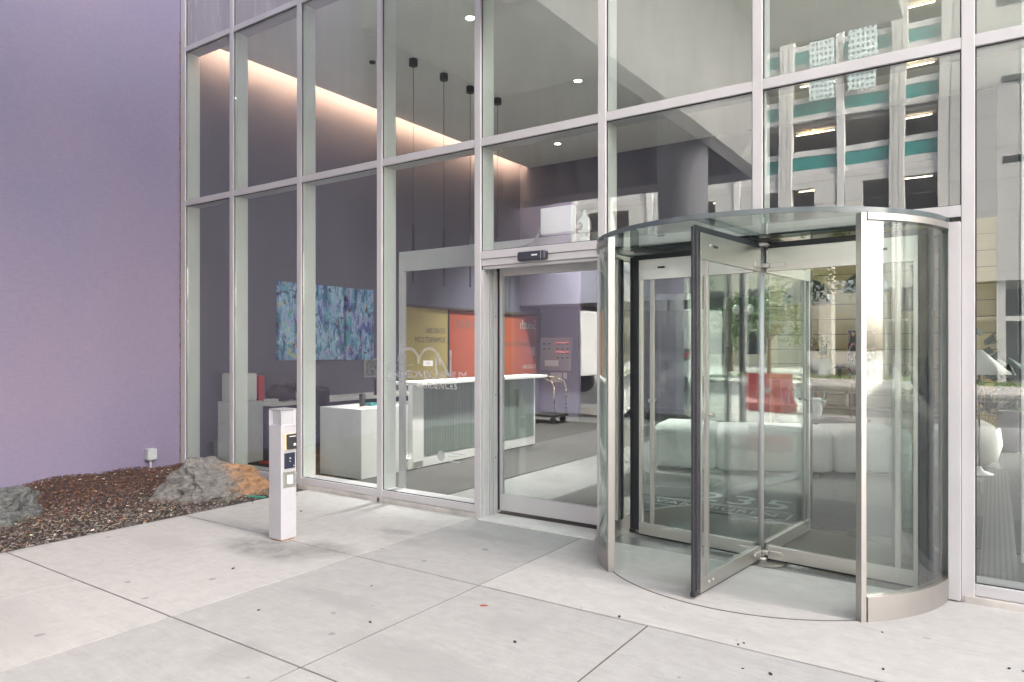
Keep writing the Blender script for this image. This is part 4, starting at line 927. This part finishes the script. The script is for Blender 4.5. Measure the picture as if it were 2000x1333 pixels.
m = MB().box(-1.768, 26, -60, YF + .02, 5.1, 30); m.box(-1.768, 26, -60, YF - 1.0, -.2, 5.1)
m.build("wall", concrete_wall("tower_concrete", (.43, .43, .42), .25), cwb)
jt = MB()
for z in [5.6 + 1.55 * k for k in range(16)]: jt.box(-1.76, 26, YF + .021, YF + .026, z, z + .03)
for x in [.9 + 3.2 * k for k in range(8)]: jt.box(x, x + .03, YF + .0265, YF + .03, 5.1, 30)
jt.build("wall_joints", mat("joint_grey", (.22, .22, .21), .9), cwb)
m = MB()
for z in (15.0, 11.0, 19.0): m.box(.15, 3.2, YF + .03, YF + .04, z, z + .35)
m.build("slot_window", DG, cwb)
m = MB()
for k in range(6): m.box(.35 + k * 4.2, 4.0 + k * 4.2, YF - .98, YF - .9, .1, 4.7)
m.build("ground_glazing", DG, cwb)
m = MB()
for k in range(7): m.box(-.05 + k * 4.2, .33 + k * 4.2, YF - .99, YF - .2, -.2, 5.1)
m.box(-1.7, 26, YF - .89, YF - .7, 3.0, 3.25)
m.build("ground_columns", CON3, cwb)
# sunlit offices farther down the street
def office(name, x0, x1, y0, y1, h, color, label, bay=3.2, fl=3.6):
    b_ = thing(name, ((x0 + x1) / 2, y1, 0), label, "building")
    MB().box(x0, x1, y0, y1, -.2, h).build("wall", concrete_wall("office_stone", color, .2), b_)
    m = MB(); n = int((x1 - x0) / bay)
    for k in range(n):
        for q in range(int(h / fl)):
            cx_ = x0 + (k + .5) * bay; m.box(cx_ - .75, cx_ + .75, y1 + .005, y1 + .02, q * fl + 1.0, q * fl + 2.9)
    m.build("windows", DG, b_)
    m = MB()
    for q in range(int(h / fl)): m.box(x0, x1, y1 + .004, y1 + .15, q * fl - .1, q * fl + .15)
    m.build("string_course", CON3, b_)
    m2 = MB()
    ny_ = int((y1 - y0) / bay)
    for k in range(ny_):
        for q in range(int(h / fl)):
            c2 = y0 + (k + .5) * bay; m2.box(x1 + .005, x1 + .02, c2 - .75, c2 + .75, q * fl + 1.0, q * fl + 2.9)
    m2.build("windows", DG, b_)
office("stone_office", 34, 62, -52, -36, 26, (.58, .54, .44), "cream stone office block farther right across the street")
office("brick_office", -92, -58, -66, -38, 20, (.52, .47, .36), "cream brick office block farther left across the street")

def tree(x, y, h, r_, label, seed, color=(.10, .19, .035)):
    rng = random.Random(seed); t_ = thing("street_tree", (x, y, 0), label, "tree", "street trees across the road")
    tk = MB().cyl((x, y, -.05), (x, y, h * .45), .14, .10, 10)
    for k in range(7):
        a = k * .9; tk.cyl((x, y, h * (.34 + .02 * k)), (x + r_ * .7 * math.cos(a), y + r_ * .7 * math.sin(a), h * (.6 + .05 * k)), .05, .015, 6)
    tk.build("trunk", WOOD, t_)
    lv = MB(); cl = [(Vector((x, y, h * .68)) + Vector((rng.gauss(0, .5) * r_, rng.gauss(0, .5) * r_, rng.gauss(0, .33) * r_)), rng.uniform(.3, .55) * r_) for _ in range(18)]
    for c, rr_ in cl:
        for _ in range(95):
            d = Vector((rng.gauss(0, 1), rng.gauss(0, 1), rng.gauss(0, 1))).normalized(); p = c + d * rr_ * rng.uniform(.4, 1.05); s = rng.uniform(.09, .17)
            u = Vector((rng.gauss(0, 1), rng.gauss(0, 1), rng.gauss(0, 1))).normalized(); w_ = u.cross(d).normalized()
            lv.quad([p - u * s, p + w_ * s * .55, p + u * s, p - w_ * s * .55])
    lv.build("crown", varied("tree_leaves", color, .6, .4, 1.2), t_)
tree(-36, -31.0, 7.0, 2.0, "bushy street tree farthest left along the garage", 1)
tree(-29, -30.8, 8.5, 2.6, "taller street tree left of the white truck in the reflection", 2)
tree(13, -27.5, 7.0, 2.1, "street tree in front of the jointed concrete tower", 3, (.16, .24, .03))
tree(24, -27.5, 7.5, 2.3, "street tree farthest right along the kerb", 4, (.15, .23, .03))
def lamp_post(x, y, label):
    t_ = thing("street_lamp", (x, y, 0), label, "street lamp", "twin globe street lamps")
    p = MB().lathe([(.30, 0), (.30, .12), (.18, .3), (.13, .7), (.09, .9), (.08, 3.1), (.12, 3.2), (.05, 3.3)], (x, y, 0), 18)
    p.tube([(x - .42, y, 3.42), (x - .40, y, 3.2), (x, y, 3.12), (x + .40, y, 3.2), (x + .42, y, 3.42)], .045)
    p.build("post", mat("lamp_iron", (.06, .06, .065), .5), t_)
    for s in (-.42, .42): MB().lathe([(0, 0), (.1, .02), (.19, .2), (.17, .36), (.08, .48), (0, .55)], (x + s, y, 3.43), 18).build("globe", mat("globe_white", (.75, .74, .70), .4), t_)
lamp_post(15.7, 30.3, "twin globe iron lamp post on the grass strip, mirrored in the front door wing")
lamp_post(-13.0, -12.9 + .4, "twin globe iron lamp post on the near kerb by the white truck")
tree(-14.6, -30.3, 7.5, 2.6, "dark leafy tree added before the garage driveway to darken the door reflection", 9, (.035, .06, .02))  # added to put a dark reflection in the door wing
def barrier(x, y, label):
    br = thing("red_barrier", (x, y, 0), label, "barrier", "red barriers on the rear pavement")
    MB().prism([(-.28, 0), (.28, 0), (.28, .2), (.12, .35), (.09, .95), (-.09, .95), (-.12, .35), (-.28, .2)], -.62, .62, M=Matrix.Translation((x, y, 0)) @ Matrix.Rotation(R(8), 4, 'Z') @ Matrix(((0, 0, 1, 0), (1, 0, 0, 0), (0, 1, 0, 0), (0, 0, 0, 1))), bev=.02).build("shell", mat("barrier_red", (.60, .03, .03), .45), br)
    MB().box(x - .12, x + .12, y - .125, y - .11, .45, .6, .005).build("reflector", mat("reflector_white", (.7, .7, .7), .4), br)
barrier(4.75, 12.1, "red plastic road barrier mirrored in the door wings")
tree(17.6, 36.5, 5.0, 2.3, "low bushy tree left of the twin globe lamp in the wing reflection", 5, (.13, .24, .05))
tree(21.5, 39.0, 5.2, 2.5, "low bushy tree farther behind the twin globe lamp", 6, (.12, .22, .05))
tree(21.8, 33.2, 8.0, 2.0, "taller thin street tree right of the twin globe lamp", 8, (.12, .20, .06))
def rear_office(x0, x1, y0, y1, h, color, label):
    b_ = thing("stone_office", ((x0 + x1) / 2, y0, 0), label, "building")
    MB().box(x0, x1, y0, y1, -.2, h).build("wall", concrete_wall("rear_stone", color, .2), b_)
    m = MB(); jn = MB()
    for k in range(int((x1 - x0) / 4)):
        for q in range(int(h / 4)): m.box(x0 + 1.2 + 4 * k, x0 + 2.8 + 4 * k, y0 - .02, y0 - .004, 1 + 4 * q, 3.1 + 4 * q)
    for q in range(1, int(h / 2)): jn.box(x0, x1, y0 - .012, y0 - .003, q * 2 - .05, q * 2)
    m.build("windows", DG, b_); jn.build("string_course", CON3, b_)
rear_office(27, 60, 56, 80, 17, (.80, .74, .58), "cream stone office block behind the twin globe lamp")
def car(x, y, rz, color, label, suv=False):
    c = thing("parked_car", (x, y, -.13), label, "car", "cars parked along the street")
    hh = 1.0 if suv else .88; top = 1.75 if suv else 1.45
    paint = mat("car_paint", color, .25, .1); paint.node_tree.nodes["Principled BSDF"].inputs["Coat Weight"].default_value = .6
    MM = Matrix.Translation((x, y, -.13)) @ Matrix.Rotation(rz, 4, 'Z')
    # side profiles (x forward, z up), swept across the width
    body = [(-2.25, .35), (-2.28, .7), (-2.2, hh - .02), (-1.2, hh + .06), (.75, hh + .03), (1.95, hh - .15), (2.28, .62), (2.25, .32), (1.85, .25), (-1.85, .25)]
    cabin = [(-1.95 if suv else -1.65, hh), (-1.7 if suv else -1.05, top - .04), (-1.2 if suv else -.6, top), (.2, top - .01), (1.05, hh)]
    Mx = MM @ Matrix(((1, 0, 0, 0), (0, 0, -1, 0), (0, 1, 0, 0), (0, 0, 0, 1)))
    bb = MB().prism(body, -.88, .88, M=Mx, bev=.07).build("body", paint, c)
    cbm = MB(); cbm.prism(cabin, -.72, .72, M=Mx, bev=.05); cbm.build("cabin_glass", DG, c)
    rfm = MB(); rfm.box(-1.35 if suv else -.85, .25, -.70, .70, top - .035, top + .02, .03); bmesh.ops.transform(rfm.bm, verts=rfm.bm.verts, matrix=MM); rfm.build("roof", paint, c)
    for sx in (-1.35, 1.4):
        for sy in (-1, 1):
            w_ = MB().cyl((sx, sy * .70, .33), (sx, sy * .90, .33), .33, seg=24); bmesh.ops.transform(w_.bm, verts=w_.bm.verts, matrix=MM); wo = w_.build("wheel", RUBBER, c)
            r2_ = MB().cyl((sx, sy * .895, .33), (sx, sy * .915, .33), .20, seg=16); bmesh.ops.transform(r2_.bm, verts=r2_.bm.verts, matrix=MM); r2_.build("rim", STEEL, wo)
    for sy in (-.62, .62):
        h_ = MB().box(2.10, 2.27, sy - .18, sy + .18, .60, .74, .03); bmesh.ops.transform(h_.bm, verts=h_.bm.verts, matrix=MM); h_.build("headlight", mat("lamp_lens", (.75, .75, .75), .15), c)
        h_ = MB().box(-2.27, -2.2, sy - .16, sy + .16, .66, .82, .02); bmesh.ops.transform(h_.bm, verts=h_.bm.verts, matrix=MM); h_.build("tail_light", mat("tail_red", (.4, .02, .02), .2), c)
car(10.5, -13.4, 0.0, (.70, .70, .70), "white estate car parked right of the revolving door by the near kerb", True)
car(16.5, -13.4, 0.0, (.25, .26, .28), "grey saloon parked second along the near kerb")
car(22.5, -13.4, 0.0, (.62, .63, .65), "silver saloon parked third along the near kerb")
car(15.2, -24.2, math.pi, (.40, .03, .03), "red saloon parked at the far kerb before the concrete tower")
car(6.2, -24.2, math.pi, (.05, .05, .06), "black estate car parked at the far kerb by the tower columns", True)
car(-24.5, -24.2, math.pi, (.66, .66, .66), "white saloon parked at the far kerb by the trees")
# white box truck
tr = thing("box_truck", (-13.5, -17.6, -.13), "white box truck with red and black side stripes on the street", "truck")
tx, ty = -14.9, -17.8
MB().box(tx - 2.6, tx + 2.2, ty - 1.1, ty + 1.1, .55, 3.0, .05).build("cargo_box", mat("truck_white", (.72, .72, .72), .35), tr)
MB().box(tx - 2.59, tx + 2.19, ty + 1.101, ty + 1.106, 1.28, 1.44).build("stripe", mat("stripe_red", (.50, .02, .04), .4), tr)
MB().box(tx - 2.59, tx + 2.19, ty + 1.101, ty + 1.106, 1.46, 1.56).box(tx - 2.59, tx + 2.19, ty + 1.101, ty + 1.106, 1.16, 1.26).build("stripe", mat("stripe_black", (.03, .03, .035), .4), tr)
Mt = Matrix.Translation((tx - .4, ty, 0)) @ Matrix(((-1, 0, 0, 0), (0, 0, -1, 0), (0, 1, 0, 0), (0, 0, 0, 1)))
MB().prism([(2.25, .35), (4.1, .35), (4.15, .95), (3.9, 1.25), (3.2, 2.15), (2.25, 2.2)], -1.0, 1.0, M=Mt, bev=.06).build("cab", mat("cab_white", (.72, .72, .72), .35), tr)
MB().box(tx - 3.6, tx - 2.9, ty + 1.0, ty + 1.008, 1.3, 1.95, .02).build("cab_window", DG, tr)
for wx in (1.5, -3.7):
    for sy in (-1, 1): MB().cyl((tx + wx, ty + sy * .8, .30), (tx + wx, ty + sy * 1.06, .30), .42).build("wheel", RUBBER, tr)
gr = MB()
for k in range(8): gr.box(tx + .6 + k * .16, tx + .68 + k * .16, ty + 1.107, ty + 1.118, .62, 1.02)
gr.build("vent_grille", DARKM, tr)
